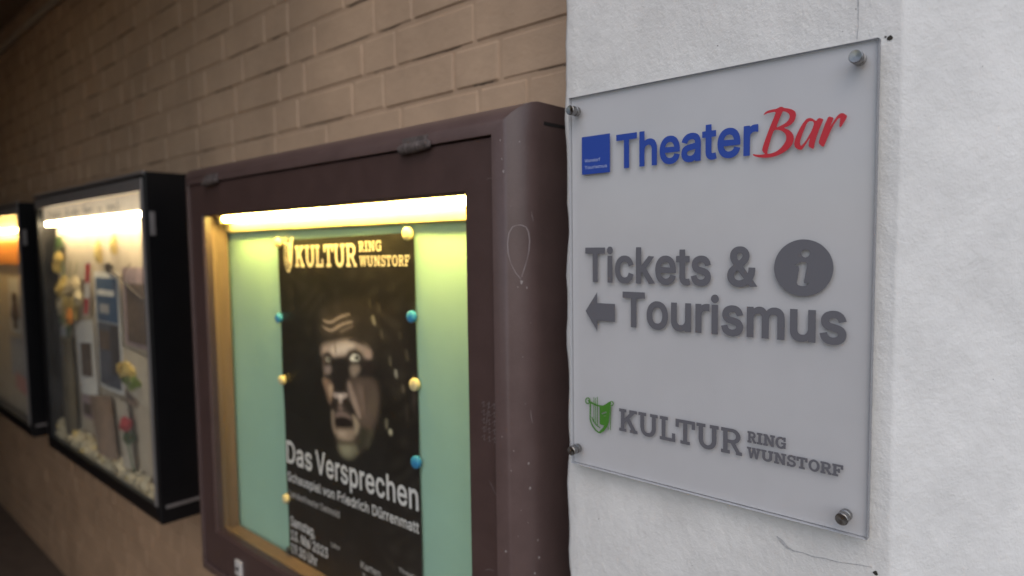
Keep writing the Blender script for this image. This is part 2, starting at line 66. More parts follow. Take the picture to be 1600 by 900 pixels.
SLAB, ART, SLAB_BOLD = [{"K":[950,[[0,6,0,140,80,140,90,150,90,510,89,860,10,860,0,870,0,1000,379,1000,380,870,370,860,280,860,280,590,540,860,520,870,520,1000,918,1000,920,870,910,860,780,860,540,620,850,140,944,140,950,10,940,0,560,0,550,7,550,140,600,140,606,150,410,477,400,480,280,360,280,147,290,140,377,140,380,10,370,0,10,0]]],"U":[930,[[420,-11,340,7,250,55,172,130,120,220,90,360,89,860,10,860,0,870,0,1000,379,1000,380,870,370,860,280,860,282,340,306,260,340,212,400,169,460,156,530,169,588,210,624,260,648,340,650,850,648,860,570,860,560,870,560,1000,928,1000,930,870,920,860,840,860,840,360,827,270,806,210,760,133,722,90,640,30,540,-7]]],"L":[750,[[0,6,0,140,80,140,90,150,90,510,89,860,10,860,0,870,0,1000,399,1000,400,870,390,860,280,860,280,147,290,140,580,140,590,150,590,360,745,360,750,10,740,0,10,0]]],"T":[880,[[220,6,220,140,340,140,345,150,345,850,340,860,160,860,150,660,10,660,0,670,0,1000,878,1000,880,670,870,660,730,660,720,860,540,860,535,850,535,150,540,140,655,140,660,10,650,0]]],"R":[880,[[0,6,0,140,80,140,90,150,90,510,89,860,10,860,0,870,0,1000,500,1000,610,976,690,933,750,876,790,810,809,730,803,650,775,580,747,540,690,487,599,440,600,430,790,145,875,140,880,10,870,0,630,3,625,100,410,415,280,420,280,147,290,140,377,140,380,10,370,0,10,0],[280,570,290,560,480,560,560,591,597,630,617,680,617,740,590,799,550,835,480,860,280,860]]],"I":[450,[[0,6,0,140,120,140,130,150,129,860,10,860,0,870,0,1000,448,1000,450,870,440,860,320,860,320,147,330,140,445,140,450,10,440,0,10,0]]],"N":[1000,[[0,6,0,140,90,140,100,150,100,510,99,860,10,860,0,870,0,1000,320,1000,720,324,730,330,730,850,727,860,630,860,620,868,620,1000,997,1000,1000,870,990,860,900,860,900,10,890,0,700,0,270,710,270,147,280,140,365,140,370,10,360,0,10,0]]],"G":[880,[[370,-13,290,12,200,65,132,130,75,210,38,290,8,400,0,510,10,610,42,720,87,810,150,890,220,950,300,993,390,1016,480,1017,570,996,650,957,690,925,700,930,700,1000,848,1000,850,670,840,660,710,660,700,667,700,860,690,866,610,786,510,856,460,869,400,865,360,852,310,820,263,770,230,718,186,580,180,500,200,360,226,290,263,230,340,160,400,135,450,131,510,144,560,172,640,261,690,227,700,230,695,400,510,400,500,410,500,530,878,530,880,520,880,410,860,400,860,60,850,50,710,50,690,75,640,37,550,-3,460,-19]]],"W":[1300,[[300,0,110,860,10,860,0,870,0,1000,379,1000,380,870,370,860,300,860,299,850,400,339,551,850,550,860,510,860,500,870,500,1000,797,1000,800,870,776,850,910,342,1020,860,930,860,920,868,920,1000,1297,1000,1300,870,1290,860,1200,860,1195,850,1000,0,840,0,660,658,650,669,460,0]]],"S":[740,[[280,-11,220,6,150,40,140,40,140,10,130,0,10,0,0,8,0,340,139,340,140,160,210,191,260,155,350,131,430,137,519,180,562,240,568,300,546,350,490,399,440,420,370,430,370,440,350,450,250,467,200,487,100,554,60,604,25,690,21,750,45,840,77,890,120,934,210,988,270,1008,340,1018,450,1012,570,969,580,970,580,1000,717,1000,720,670,710,660,590,660,580,668,580,850,520,822,440,873,350,884,260,853,203,790,190,740,193,710,231,640,310,594,500,561,610,508,656,470,697,420,736,320,738,260,714,170,680,117,600,46,540,14,470,-8,350,-19]]],"O":[880,[[380,-11,290,12,190,73,100,171,35,300,4,430,4,570,38,710,94,820,190,927,290,988,410,1019,530,1009,640,963,740,880,816,770,865,630,879,490,864,360,810,221,740,120,644,40,530,-9,410,-19],[408,130,500,136,560,168,620,230,664,310,688,390,700,500,688,610,664,690,620,770,550,838,490,867,430,873,350,851,285,800,240,739,202,650,182,550,182,450,200,358,240,261,295,190,350,149]]],"F":[800,[[0,6,0,140,80,140,90,150,90,510,89,860,10,860,0,870,0,1000,797,1000,800,670,790,660,660,660,650,668,648,860,280,860,280,578,290,570,430,570,440,580,440,660,560,660,560,350,550,340,450,340,440,347,437,430,280,430,280,147,290,140,415,140,420,10,410,0,10,0]]]},{"bar":[[26265,44156,26369,44315,26456,44398,26611,44490,26766,44535,27076,44581,27277,44598,27571,44600,27713,44620,27847,44677,27921,44709,28010,44750,28084,44754,28219,44725,28301,44685,28413,44593,28539,44542,28805,44481,28982,44421,29246,44303,29386,44217,29540,44075,29611,43974,29670,43811,29682,43684,29659,43467,29621,43325,29528,43116,29440,42987,29269,42810,29139,42716,28921,42610,28760,42561,28495,42519,28510,42450,28823,42285,28993,42171,29193,41990,29300,41858,29422,41644,29472,41497,29501,41272,29494,41117,29440,40878,29373,40723,29223,40494,29086,40345,28825,40126,28620,39991,28266,39802,28028,39705,27669,39605,27428,39557,27064,39515,26804,39510,26388,39536,26125,39572,25750,39655,25554,39712,25340,39803,25237,39867,25141,39969,25133,40013,25204,40043,25290,40035,25480,39979,25637,39948,25918,39910,26113,39903,26414,39919,26460,39971,26296,40112,26222,40214,26164,40381,26185,40570,26305,40970,26398,41250,26554,41689,26680,42024,26902,42588,27049,42948,27270,43462,27394,43765,27547,44158,27515,44290,27266,44294,27092,44288,26819,44268,26666,44244,26483,44192,26384,44161,26269,44118],[28381,44222,28604,44146,28730,44076,28886,43943,28961,43836,29030,43649,29024,43516,28940,43306,28853,43184,28679,43028,28533,42936,28268,42813,28068,42734,27733,42620,27672,42717,27824,43126,27932,43396,28105,43799,28192,43996,28278,44185],[27496,42378,27789,42365,27969,42320,28217,42199,28352,42108,28510,41954,28593,41832,28685,41620,28709,41468,28691,41224,28641,41065,28511,40833,28402,40680,28205,40454,28050,40320,27782,40145,27588,40056,27271,39965,27077,39929,26811,39910,26726,39967,26737,40158,26778,40355,26887,40754,26967,41049,27098,41535,27193,41834,27346,42246],[31131,43159,31321,43077,31442,42991,31612,42816,31723,42820,31886,43006,32038,43029,32329,42912,32393,42791,32294,42546,32209,42341,32049,41973,31950,41711,31812,41294,31733,41028,31635,40647,31583,40403,31526,40052,31465,39953,31337,40010,31231,40076,31038,40214,30984,40355,31013,40637,31041,40816,31096,41072,31057,41062,30883,40775,30770,40598,30603,40352,30499,40214,30351,40044,30259,39992,30130,40005,30036,40033,29883,40102,29788,40174,29655,40321,29593,40432,29538,40616,29535,40764,29584,41025,29641,41226,29766,41566,29864,41790,30032,42123,30150,42336,30339,42642,30471,42822,30681,43057,30814,43146,31004,43177],[31073,42837,31284,42809,31383,42753,31469,42611,31465,42452,31365,42117,31271,41881,31087,41511,30957,41278,30750,40951,30597,40749,30345,40468,30238,40406,30172,40502,30145,40593,30129,40772,30155,40946,30249,41288,30335,41542,30499,41962,30602,42213,30746,42545,30835,42694,30960,42808],[33001,43061,33308,42916,33371,42777,33255,42502,33184,42329,33087,42085,33114,42096,33291,42372,33402,42550,33558,42805,33656,42941,33794,43092,33886,43162,34024,43223,34123,43231,34283,43191,34400,43120,34593,42946,34634,42828,34567,42648,34493,42503,34340,42249,34250,42106,34135,41930,34076,41863,34017,41836,33981,41855,33931,41938,33929,42077,33970,42410,33983,42575,33980,42737,33939,42771,33821,42710,33723,42613,33546,42381,33422,42184,33227,41825,33109,41583,32953,41216,32856,40984,32718,40655,32633,40446,32515,40148,32434,40068,32309,40124,32207,40218,32025,40441,31987,40608,32057,40882,32133,41126,32291,41583,32395,41886,32552,42340,32663,42615,32840,42986]],"lyre":[[3884,9870,3851,9826,3843,9044,3353,9223,3336,9407,3263,9552,3140,9653,2991,9690,2840,9672,2684,9592,2506,9377,2456,9213,2502,8937,2595,8826,2722,8759,2872,8745,3022,8784,3305,8997,3221,8922,3209,8857,3169,6754,3336,6219,3567,5821,4065,5317,4559,5078,4998,5081,5071,5191,5508,5497,6005,6161,6276,6823,6488,8844,6461,5814,6539,5798,6567,5864,6612,8924,6595,8969,6517,8970,6560,9063,6737,9055,6843,9101,6941,9189,7033,9385,7033,9506,6988,9621,6915,9697,6810,9741,6597,9720,6333,9582,5791,9193,5341,8932,4614,8901,4514,8934,4507,9953,4436,9964,4390,9905,4386,8976,4358,8930,4208,8949,4210,9755,4179,9797,4142,9792,4109,9740,4105,8995,3949,9033,3953,9841],[2797,9483,2877,9522,3027,9508,3152,9349,3138,9271,3026,9358,2951,9340,2898,9279,2905,9218,3004,9107,3107,9061,2948,8920,2873,8905,2751,8944,2646,9116,2679,9340],[6644,9599,6703,9621,6809,9597,6893,9454,6864,9298,6773,9197,6702,9169,6560,9160],[3432,8923,3846,8800,3835,6711,3627,7113,3518,7095,3508,7000,3697,6594,3851,6371,3902,6362,4086,6162,4453,5916,4855,5777,4936,5816,4929,5899,4500,6080,4512,8656,4540,8698,4799,8701,4830,6355,5112,6272,5503,6288,5365,5964,4927,5512,4743,5269,4633,5274,4202,5498,3781,5922,3548,6318,3394,6824],[3949,8785,4103,8747,4087,6403,3936,6573],[4206,8732,4384,8698,4372,6244,4344,6177,4193,6306],[5879,8227,5943,8084,5914,8052,5264,7732,5113,7794,5337,8007],[5498,7581,5769,7654,5823,7604,5480,7487,5438,7540],[6194,6238,6158,6189,6130,5754,6192,5728,6236,5773,6265,6208]],"ibody":[[29873,27886,30037,28051,30188,28139,30476,28236,30654,28251,30901,28202,30992,28117,31020,27913,30997,27651,30900,27068,30838,26716,30747,26242,30749,26061,30849,25996,30945,25990,31132,26038,31200,26026,31218,25941,31170,25883,31008,25792,30872,25745,30626,25694,30461,25703,30211,25781,30104,25858,30035,26012,30033,26179,30094,26526,30145,26800,30237,27276,30256,27514,30219,27755,30143,27826,29952,27797,29874,27796,29832,27822]]},{"K":[950,[[-10,-26,-28,0,-26,150,-10,166,62,170,62,830,-10,834,-26,850,-28,1000,-20,1020,0,1028,380,1028,400,1020,408,1000,406,850,390,834,308,830,310,656,494,850,492,1000,510,1026,920,1028,940,1020,948,1000,948,860,940,840,920,832,790,830,580,620,578,610,860,174,960,166,976,150,978,0,970,-20,950,-28,550,-28,530,-20,522,0,522,140,530,160,561,170,400,439,308,340,308,170,390,166,406,150,408,0,400,-20,380,-28]]],"U":[930,[[430,-41,330,-19,230,35,152,110,94,210,77,260,62,360,62,830,-10,834,-26,850,-26,1010,0,1028,380,1028,406,1010,406,850,390,834,308,830,309,350,323,290,361,230,410,195,470,184,520,195,570,231,607,290,621,350,622,830,550,834,534,850,534,1010,560,1028,940,1026,958,1000,956,850,940,834,868,830,868,360,853,260,832,200,780,113,742,70,650,3,550,-34]]],"L":[750,[[-10,-26,-28,0,-26,150,-10,166,62,170,62,830,-10,834,-26,850,-26,1010,0,1028,410,1026,428,1000,426,850,400,832,308,830,308,170,560,168,562,360,570,380,590,388,760,386,778,360,776,-10,750,-28]]],"T":[880,[[210,-26,192,0,194,150,210,166,310,168,317,180,317,820,310,832,186,830,183,660,170,636,-10,634,-28,660,-28,1000,-20,1020,0,1028,880,1028,900,1020,908,1000,908,660,890,634,710,636,697,660,694,830,570,832,563,820,563,180,570,168,670,166,686,150,688,0,680,-20,660,-28]]],"R":[880,[[-10,-26,-28,0,-26,150,-10,166,62,170,62,830,-10,834,-26,850,-28,1000,-20,1020,0,1028,500,1028,620,1003,701,960,767,900,801,850,831,770,837,690,816,600,775,530,710,467,640,420,807,170,890,166,906,150,908,0,900,-20,880,-28,630,-28,610,-20,602,0,600,80,393,390,310,392,308,170,390,166,406,150,408,0,400,-20,380,-28],[308,590,460,588,540,611,570,641,590,690,588,740,569,780,540,809,500,825,310,832]]],"I":[450,[[-10,-26,-28,0,-26,150,0,168,102,170,102,830,0,832,-20,840,-28,860,-26,1010,0,1028,460,1026,478,1000,476,850,450,832,348,830,348,170,450,168,470,160,478,140,476,-10,450,-28]]],"N":[1000,[[-10,-26,-28,0,-26,150,-10,166,72,170,72,830,-10,834,-26,850,-28,1000,-20,1020,0,1028,320,1028,340,1020,700,414,702,830,620,832,594,850,594,1010,620,1028,1000,1028,1020,1020,1028,1000,1026,850,1010,834,928,830,928,0,920,-20,900,-28,700,-28,680,-20,300,612,298,170,380,166,396,150,396,-10,370,-28]]],"G":[880,[[370,-42,280,-15,190,37,111,110,49,200,5,300,-20,400,-27,500,-17,620,16,730,60,820,121,900,200,970,290,1019,380,1043,480,1046,570,1026,670,977,674,1010,690,1026,860,1026,878,1000,878,660,870,640,850,632,690,634,672,660,670,804,622,760,600,756,500,829,460,840,410,838,330,800,258,710,229,640,208,500,226,370,283,250,360,180,410,162,450,159,500,171,540,192,630,289,672,280,670,372,500,372,480,380,472,400,472,530,480,550,500,558,880,558,900,550,908,530,908,400,888,370,886,40,860,22,700,22,680,30,560,-30,470,-47]]],"W":[1300,[[290,-26,271,0,90,824,80,832,-10,834,-26,850,-28,1000,-20,1020,0,1028,380,1028,400,1020,408,1000,406,850,390,834,333,830,333,820,400,466,410,472,512,820,510,832,480,840,472,860,472,1000,490,1026,800,1028,820,1020,828,1000,828,860,811,830,910,470,984,820,980,832,910,834,894,850,892,1000,900,1020,920,1028,1300,1028,1320,1020,1328,1000,1326,850,1300,832,1220,830,1020,-20,1000,-28,840,-28,814,-10,650,566,486,-10,460,-28]]],"S":[740,[[290,-40,170,-4,160,-20,140,-28,0,-28,-20,-20,-28,0,-28,340,-20,360,0,368,150,366,168,340,170,207,210,222,273,180,350,159,420,164,499,200,536,250,539,300,510,350,467,380,360,404,330,424,240,441,180,464,75,540,14,630,-4,690,-7,750,19,850,57,910,100,954,191,1010,260,1034,400,1047,460,1039,550,1009,580,1028,730,1026,748,1000,748,660,730,634,580,632,560,640,552,660,550,804,510,794,430,847,380,857,310,846,260,818,229,780,218,740,222,710,262,650,320,620,400,613,510,587,628,530,717,440,749,380,764,320,761,220,740,160,703,100,653,50,550,-12,480,-35,410,-46]]],"O":[880,[[380,-40,280,-15,174,50,73,160,8,290,-24,430,-24,570,12,720,73,840,170,947,290,1018,410,1047,530,1037,664,980,760,900,842,780,892,640,908,500,892,360,836,210,760,100,660,17,530,-37,410,-47],[406,160,430,155,490,163,542,190,592,240,637,320,661,400,672,500,661,600,637,680,592,760,540,812,481,840,430,845,370,829,305,780,262,720,232,650,211,550,211,450,228,360,262,280,315,210,370,171]]],"F":[800,[[-10,-26,-28,0,-26,150,-10,166,62,170,62,830,-10,834,-26,850,-28,1000,-20,1020,0,1028,800,1028,820,1020,828,1000,828,660,810,634,650,632,630,640,622,660,620,832,308,830,310,598,410,598,414,670,430,686,560,688,580,680,588,660,588,340,580,320,560,312,430,314,414,330,410,402,308,400,308,170,420,168,440,160,448,140,448,0,440,-20,420,-28]]]}]

# ------------------------------------------------------------ helpers
rnd = random.Random(7)


class MB:
    """collects shapes in world coordinates (z measured from the sign's lower edge)"""
    def __init__(s):
        s.v, s.f, s.m, s.c = [], [], [], []

    def add(s, vs, fs, mi=0):
        o = len(s.v)
        s.v += [tuple(q) for q in vs]
        s.f += [tuple(i + o for i in f) for f in fs]
        s.m += [mi] * len(fs)
        return s

    def box(s, x0, x1, y0, y1, z0, z1, mi=0):
        vs = [(x, y, z) for x in (x0, x1) for y in (y0, y1) for z in (z0, z1)]
        return s.add(vs, [(0, 1, 3, 2), (4, 6, 7, 5), (0, 4, 5, 1), (2, 3, 7, 6), (0, 2, 6, 4), (1, 5, 7, 3)], mi)

    def cbox(s, x0, x1, y0, y1, z0, z1, c=0.002, mi=0):
        """box with chamfered edges"""
        vs, idx = [], {}
        X, Y, Z = (x0, x1), (y0, y1), (z0, z1)
        sg = (1, -1)
        for i in (0, 1):
            for j in (0, 1):
                for k in (0, 1):
                    for a in (0, 1, 2):
                        p = [X[i] + sg[i] * c, Y[j] + sg[j] * c, Z[k] + sg[k] * c]
                        p[a] = (X[i], Y[j], Z[k])[a]
                        idx[i, j, k, a] = len(vs)
                        vs.append(p)
        fs = []
        I = lambda i, j, k, a: idx[i, j, k, a]
        for i in (0, 1):
            fs.append([I(i, 0, 0, 0), I(i, 1, 0, 0), I(i, 1, 1, 0), I(i, 0, 1, 0)])
            fs.append([I(0, i, 0, 1), I(1, i, 0, 1), I(1, i, 1, 1), I(0, i, 1, 1)])
            fs.append([I(0, 0, i, 2), I(1, 0, i, 2), I(1, 1, i, 2), I(0, 1, i, 2)])
        for i in (0, 1):
            for j in (0, 1):
                fs.append([I(i, j, 0, 0), I(i, j, 1, 0), I(i, j, 1, 1), I(i, j, 0, 1)])
                fs.append([I(i, 0, j, 0), I(i, 1, j, 0), I(i, 1, j, 2), I(i, 0, j, 2)])
                fs.append([I(0, i, j, 1), I(1, i, j, 1), I(1, i, j, 2), I(0, i, j, 2)])
                for k in (0, 1):
                    fs.append([I(i, j, k, 0), I(i, j, k, 1), I(i, j, k, 2)])
        return s.add(vs, fs, mi)

    def lathe(s, o, axis, prof, n=32, mi=0):
        """prof: (distance along axis, radius) pairs"""
        ax = Vector(axis).normalized()
        u = ax.orthogonal().normalized()
        v = ax.cross(u)
        vs, fs = [], []
        for d, r in prof:
            for k in range(n):
                t = 2 * math.pi * k / n
                vs.append(Vector(o) + ax * d + (u * math.cos(t) + v * math.sin(t)) * r)
        for a in range(len(prof) - 1):
            for k in range(n):
                k2 = (k + 1) % n
                fs.append((a * n + k, a * n + k2, a * n + n + k2, a * n + n + k))
        fs.append(tuple(range(n)))
        fs.append(tuple(range((len(prof) - 1) * n, len(prof) * n)))
        return s.add(vs, fs, mi)

    def tube(s, pts, r, n=8, mi=0):
        pts = [Vector(p) for p in pts]
        rr = r if isinstance(r, (list, tuple)) else [r] * len(pts)
        vs, fs = [], []
        for i, p in enumerate(pts):
            d = (pts[min(i + 1, len(pts) - 1)] - pts[max(i - 1, 0)]).normalized()
            u = d.cross(Vector((0.13, 0.2, 0.97)))
            if u.length < 1e-3:
                u = d.cross(Vector((1, 0, 0)))
            u.normalize()
            v = d.cross(u)
            for k in range(n):
                t = 2 * math.pi * k / n
                vs.append(p + (u * math.cos(t) + v * math.sin(t)) * rr[i])
        for a in range(len(pts) - 1):
            for k in range(n):
                k2 = (k + 1) % n
                fs.append((a * n + k, a * n + k2, a * n + n + k2, a * n + n + k))
        fs += [tuple(range(n)), tuple(range((len(pts) - 1) * n, len(pts) * n))]
        return s.add(vs, fs, mi)

    def ball(s, c, r, n=12, mi=0, jit=0.0):
        rx, ry, rz = r if isinstance(r, (tuple, list)) else (r, r, r)
        vs, fs = [], []
        m = n // 2
        for a in range(m + 1):
            ph = math.pi * a / m
            for k in range(n):
                t = 2 * math.pi * k / n
                q = 1 + rnd.uniform(-jit, jit)
                vs.append((c[0] + rx * q * math.sin(ph) * math.cos(t), c[1] + ry * q * math.sin(ph) * math.sin(t), c[2] + rz * q * math.cos(ph)))
        for a in range(m):
            for k in range(n):
                k2 = (k + 1) % n
                fs.append((a * n + k, a * n + k2, a * n + n + k2, a * n + n + k))
        return s.add(vs, fs, mi)

    def ring(s, outer, inner, prof, mi=0):
        """sweep prof = [(t, y)] round a rectangle; t=0 on the outer, t=1 on the inner rectangle (x0,x1,z0,z1)"""
        vs, fs = [], []
        for t, y in prof:
            x0, x1, z0, z1 = [a + (b - a) * t for a, b in zip(outer, inner)]
            vs += [(x0, y, z0), (x1, y, z0), (x1, y, z1), (x0, y, z1)]
        for a in range(len(prof) - 1):
            for k in range(4):
                k2 = (k + 1) % 4
                fs.append((a * 4 + k, a * 4 + k2, a * 4 + 4 + k2, a * 4 + 4 + k))
        return s.add(vs, fs, mi)

    def sheet(s, fn, nu, nv, mi=0):
        vs = [fn(i / nu, j / nv) for j in range(nv + 1) for i in range(nu + 1)]
        fs = [(j * (nu + 1) + i, j * (nu + 1) + i + 1, (j + 1) * (nu + 1) + i + 1, (j + 1) * (nu + 1) + i) for j in range(nv) for i in range(nu)]
        return s.add(vs, fs, mi)

    def polys(s, loops, place, mi=0):
        """flat shape with holes; loops are lists of (a, b); place maps (a, b) to a point"""
        def area(l): return abs(sum(p[0] * q[1] - q[0] * p[1] for p, q in zip(l, l[1:] + l[:1]))) / 2

        def inside(pt, l):
            r = False
            for (ax, ay), (bx, by) in zip(l, l[1:] + l[:1]):
                if (ay > pt[1]) != (by > pt[1]) and pt[0] < ax + (pt[1] - ay) * (bx - ax) / (by - ay):
                    r = not r
            return r
        isl = []
        for l in sorted(loops, key=area, reverse=True):
            home = [i for i in isl if inside(l[0], i[0]) and not any(inside(l[0], h) for h in i[1:])]
            if home:
                home[-1].append(l)
            else:
                isl.append([l])
        for i in isl:
            L = [[Vector((a, b, 0)) for a, b in l] for l in i]
            s.add([place(a, b) for l in i for a, b in l], [t for t in tessellate_polygon(L)], mi)
        return s


ROOT_AT = {}


def build(name, mb, mats, parent=None, smooth=False, sharp=35):
    me = bpy.data.meshes.new(name)
    off = Vector((0, 0, 0))
    p = parent
    while p is not None:
        off += p.location
        p = p.parent
    me.from_pydata([(v[0] - off.x, v[1] - off.y, v[2] + Z0 - off.z) for v in mb.v], [], mb.f)
    if not isinstance(mats, (list, tuple)):
        mats = [mats]
    for m in mats:
        me.materials.append(m)
    if len(mats) > 1:
        me.polygons.foreach_set('material_index', mb.m)
    me.validate()
    import bmesh
    bm = bmesh.new()
    bm.from_mesh(me)
    bmesh.ops.recalc_face_normals(bm, faces=bm.faces)
    bm.to_mesh(me)
    bm.free()
    if smooth:
        me.polygons.foreach_set('use_smooth', [True] * len(me.polygons))
        me.set_sharp_from_angle(angle=math.radians(sharp))
    me.update()
    o = bpy.data.objects.new(name, me)
    COL.objects.link(o)
    if parent:
        o.parent = parent
    return o


def tag(o, label=None, cat=None, group=None, kind=None):
    for k, v in (('label', label), ('category', cat), ('group', group), ('kind', kind)):
        if v:
            o[k] = v
    return o


def thing(name, at, label, cat, group=None):
    o = bpy.data.objects.new(name, None)
    o.empty_display_size = 0.05
    COL.objects.link(o)
    o.location = (at[0], at[1], at[2] + Z0)
    return tag(o, label, cat, group)


def copy_tree(o, parent=None):
    c = o.copy()
    COL.objects.link(c)
    if parent:
        c.parent = parent
    for ch in [x for x in bpy.data.objects if x.parent == o]:
        copy_tree(ch, c)
    return c


def mat(name, col, rough=0.6, metal=0.0, spec=0.5, var=0.0, vscale=8.0, bump=(), emit=None, coat=0.0, stretch=(1, 1, 1), attr=None):
    """principled surface; var = brightness variation by noise, bump = ((scale, distance, detail), ...)"""
    m = bpy.data.materials.new(name)
    m.use_nodes = True
    t = m.node_tree
    b = t.nodes['Principled BSDF']
    b.inputs['Base Color'].default_value = (*col, 1)
    b.inputs['Roughness'].default_value = rough
    b.inputs['Metallic'].default_value = metal
    b.inputs['Specular IOR Level'].default_value = spec
    b.inputs['Coat Weight'].default_value = coat
    tc = t.nodes.new('ShaderNodeTexCoord')
    mp = t.nodes.new('ShaderNodeMapping')
    mp.inputs['Scale'].default_value = stretch
    t.links.new(tc.outputs['Object'], mp.inputs[0])
    if attr:
        a = t.nodes.new('ShaderNodeVertexColor')
        a.layer_name = attr
        t.links.new(a.outputs[0], b.inputs['Base Color'])
    if var:
        n = t.nodes.new('ShaderNodeTexNoise')
        n.inputs['Scale'].default_value = vscale
        n.inputs['Detail'].default_value = 6
        n.inputs['Roughness'].default_value = 0.65
        t.links.new(mp.outputs[0], n.inputs['Vector'])
        r = t.nodes.new('ShaderNodeValToRGB')
        r.color_ramp.elements[0].position = 0.3
        r.color_ramp.elements[1].position = 0.7
        r.color_ramp.elements[0].color = (*[c * (1 - var) for c in col], 1)
        r.color_ramp.elements[1].color = (*[min(1, c * (1 + var)) for c in col], 1)
        t.links.new(n.outputs['Fac'], r.inputs[0])
        t.links.new(r.outputs[0], b.inputs['Base Color'])
        rr = t.nodes.new('ShaderNodeMapRange')
        rr.inputs['To Min'].default_value = max(0.02, rough - 0.08)
        rr.inputs['To Max'].default_value = min(1, rough + 0.08)
        t.links.new(n.outputs['Fac'], rr.inputs['Value'])
        t.links.new(rr.outputs[0], b.inputs['Roughness'])
    prev = None
    for sc, dist, det in bump:
        n = t.nodes.new('ShaderNodeTexNoise')
        n.inputs['Scale'].default_value = sc
        n.inputs['Detail'].default_value = det
        n.inputs['Roughness'].default_value = 0.6
        t.links.new(mp.outputs[0], n.inputs['Vector'])
        bp = t.nodes.new('ShaderNodeBump')
        bp.inputs['Strength'].default_value = 1.0
        bp.inputs['Distance'].default_value = dist
        t.links.new(n.outputs['Fac'], bp.inputs['Height'])
        if prev:
            t.links.new(prev.outputs[0], bp.inputs['Normal'])
        prev = bp
    if prev:
        t.links.new(prev.outputs[0], b.inputs['Normal'])
    if emit:
        b.inputs['Emission Color'].default_value = (*emit[0], 1)
        b.inputs['Emission Strength'].default_value = emit[1]
    return m


def glass_mat(name, tint=(1, 1, 1), rough=0.0, ior=1.45, gloss=(1, 1, 1), dust_haze=0.0):
    m = bpy.data.materials.new(name)
    m.use_nodes = True
    t = m.node_tree
    t.nodes.remove(t.nodes['Principled BSDF'])
    out = t.nodes['Material Output']
    tr = t.nodes.new('ShaderNodeBsdfTransparent')
    tr.inputs[0].default_value = (*tint, 1)
    gl = t.nodes.new('ShaderNodeBsdfGlossy')
    gl.inputs['Color'].default_value = (*gloss, 1)
    gl.inputs['Roughness'].default_value = rough
    lw = t.nodes.new('ShaderNodeLayerWeight')            # Schlick's curve, the same from either side of the pane
    pw = t.nodes.new('ShaderNodeMath')
    pw.operation = 'POWER'
    pw.inputs[1].default_value = 5.0
    t.links.new(lw.outputs['Facing'], pw.inputs[0])
    f0 = ((ior - 1) / (ior + 1)) ** 2
    ma = t.nodes.new('ShaderNodeMath')
    ma.operation = 'MULTIPLY_ADD'
    ma.inputs[1].default_value = 1 - f0
    ma.inputs[2].default_value = f0
    t.links.new(pw.outputs[0], ma.inputs[0])
    mx = t.nodes.new('ShaderNodeMixShader')
    t.links.new(ma.outputs[0], mx.inputs[0])
    t.links.new(tr.outputs[0], mx.inputs[1])
    t.links.new(gl.outputs[0], mx.inputs[2])
    last = mx
    if dust_haze:
        tc = t.nodes.new('ShaderNodeTexCoord')
        n = t.nodes.new('ShaderNodeTexNoise')
        n.inputs['Scale'].default_value = 5.0
        n.inputs['Detail'].default_value = 8
        n.inputs['Roughness'].default_value = 0.7
        t.links.new(tc.outputs['Object'], n.inputs['Vector'])
        r = t.nodes.new('ShaderNodeMapRange')
        r.inputs['From Min'].default_value = 0.35
        r.inputs['From Max'].default_value = 0.75
        r.inputs['To Min'].default_value = dust_haze * 0.4
        r.inputs['To Max'].default_value = dust_haze * 1.6
        t.links.new(n.outputs['Fac'], r.inputs['Value'])
        df = t.nodes.new('ShaderNodeBsdfDiffuse')
        df.inputs[0].default_value = (0.7, 0.68, 0.64, 1)
        last = t.nodes.new('ShaderNodeMixShader')
        t.links.new(r.outputs[0], last.inputs[0])
        t.links.new(mx.outputs[0], last.inputs[1])
        t.links.new(df.outputs[0], last.inputs[2])
    t.links.new(last.outputs[0], out.inputs[0])
    return m


def pairs(flat, k=0.001, ox=0.0, oy=0.0, sx=1.0, sy=1.0):
    return [(ox + flat[i] * k * sx, oy + flat[i + 1] * k * sy) for i in range(0, len(flat), 2)]


def text_loops(s, font, x0, x1, base, cap):
    """list of loops for a line of text fitted between x0 and x1 with the given cap height"""
    F = GL[font]
    pen = 0.0
    lo, hi = 1e9, -1e9
    tmp = []
    for ch in s:
        adv, loops = F[ch]
        for l in loops:
            q = pairs(l, 0.001, pen, 0)
            tmp.append(q)
            lo = min(lo, min(a for a, b in q))
            hi = max(hi, max(a for a, b in q))
        pen += adv * 0.001
    ref = [b for l in F['T'][1] for b in l[1::2]]            # cap height of this face
    k = (x1 - x0) / (hi - lo)
    b0 = min(ref) * .001
    kz = cap / (max(ref) * .001 - b0)
    return [[(x0 + (a - lo) * k, base + (b - b0) * kz) for a, b in l] for l in tmp]


def slab_loops(items, base, cap, font=None):
    """items: (letter, x0, x1)"""
    out = []
    for ch, x0, x1 in items:
        wd, loops = (font or SLAB)[ch]
        for l in loops:
            out.append(pairs(l, 0.001, x0, base, (x1 - x0) / (wd * 0.001), cap))
    return out


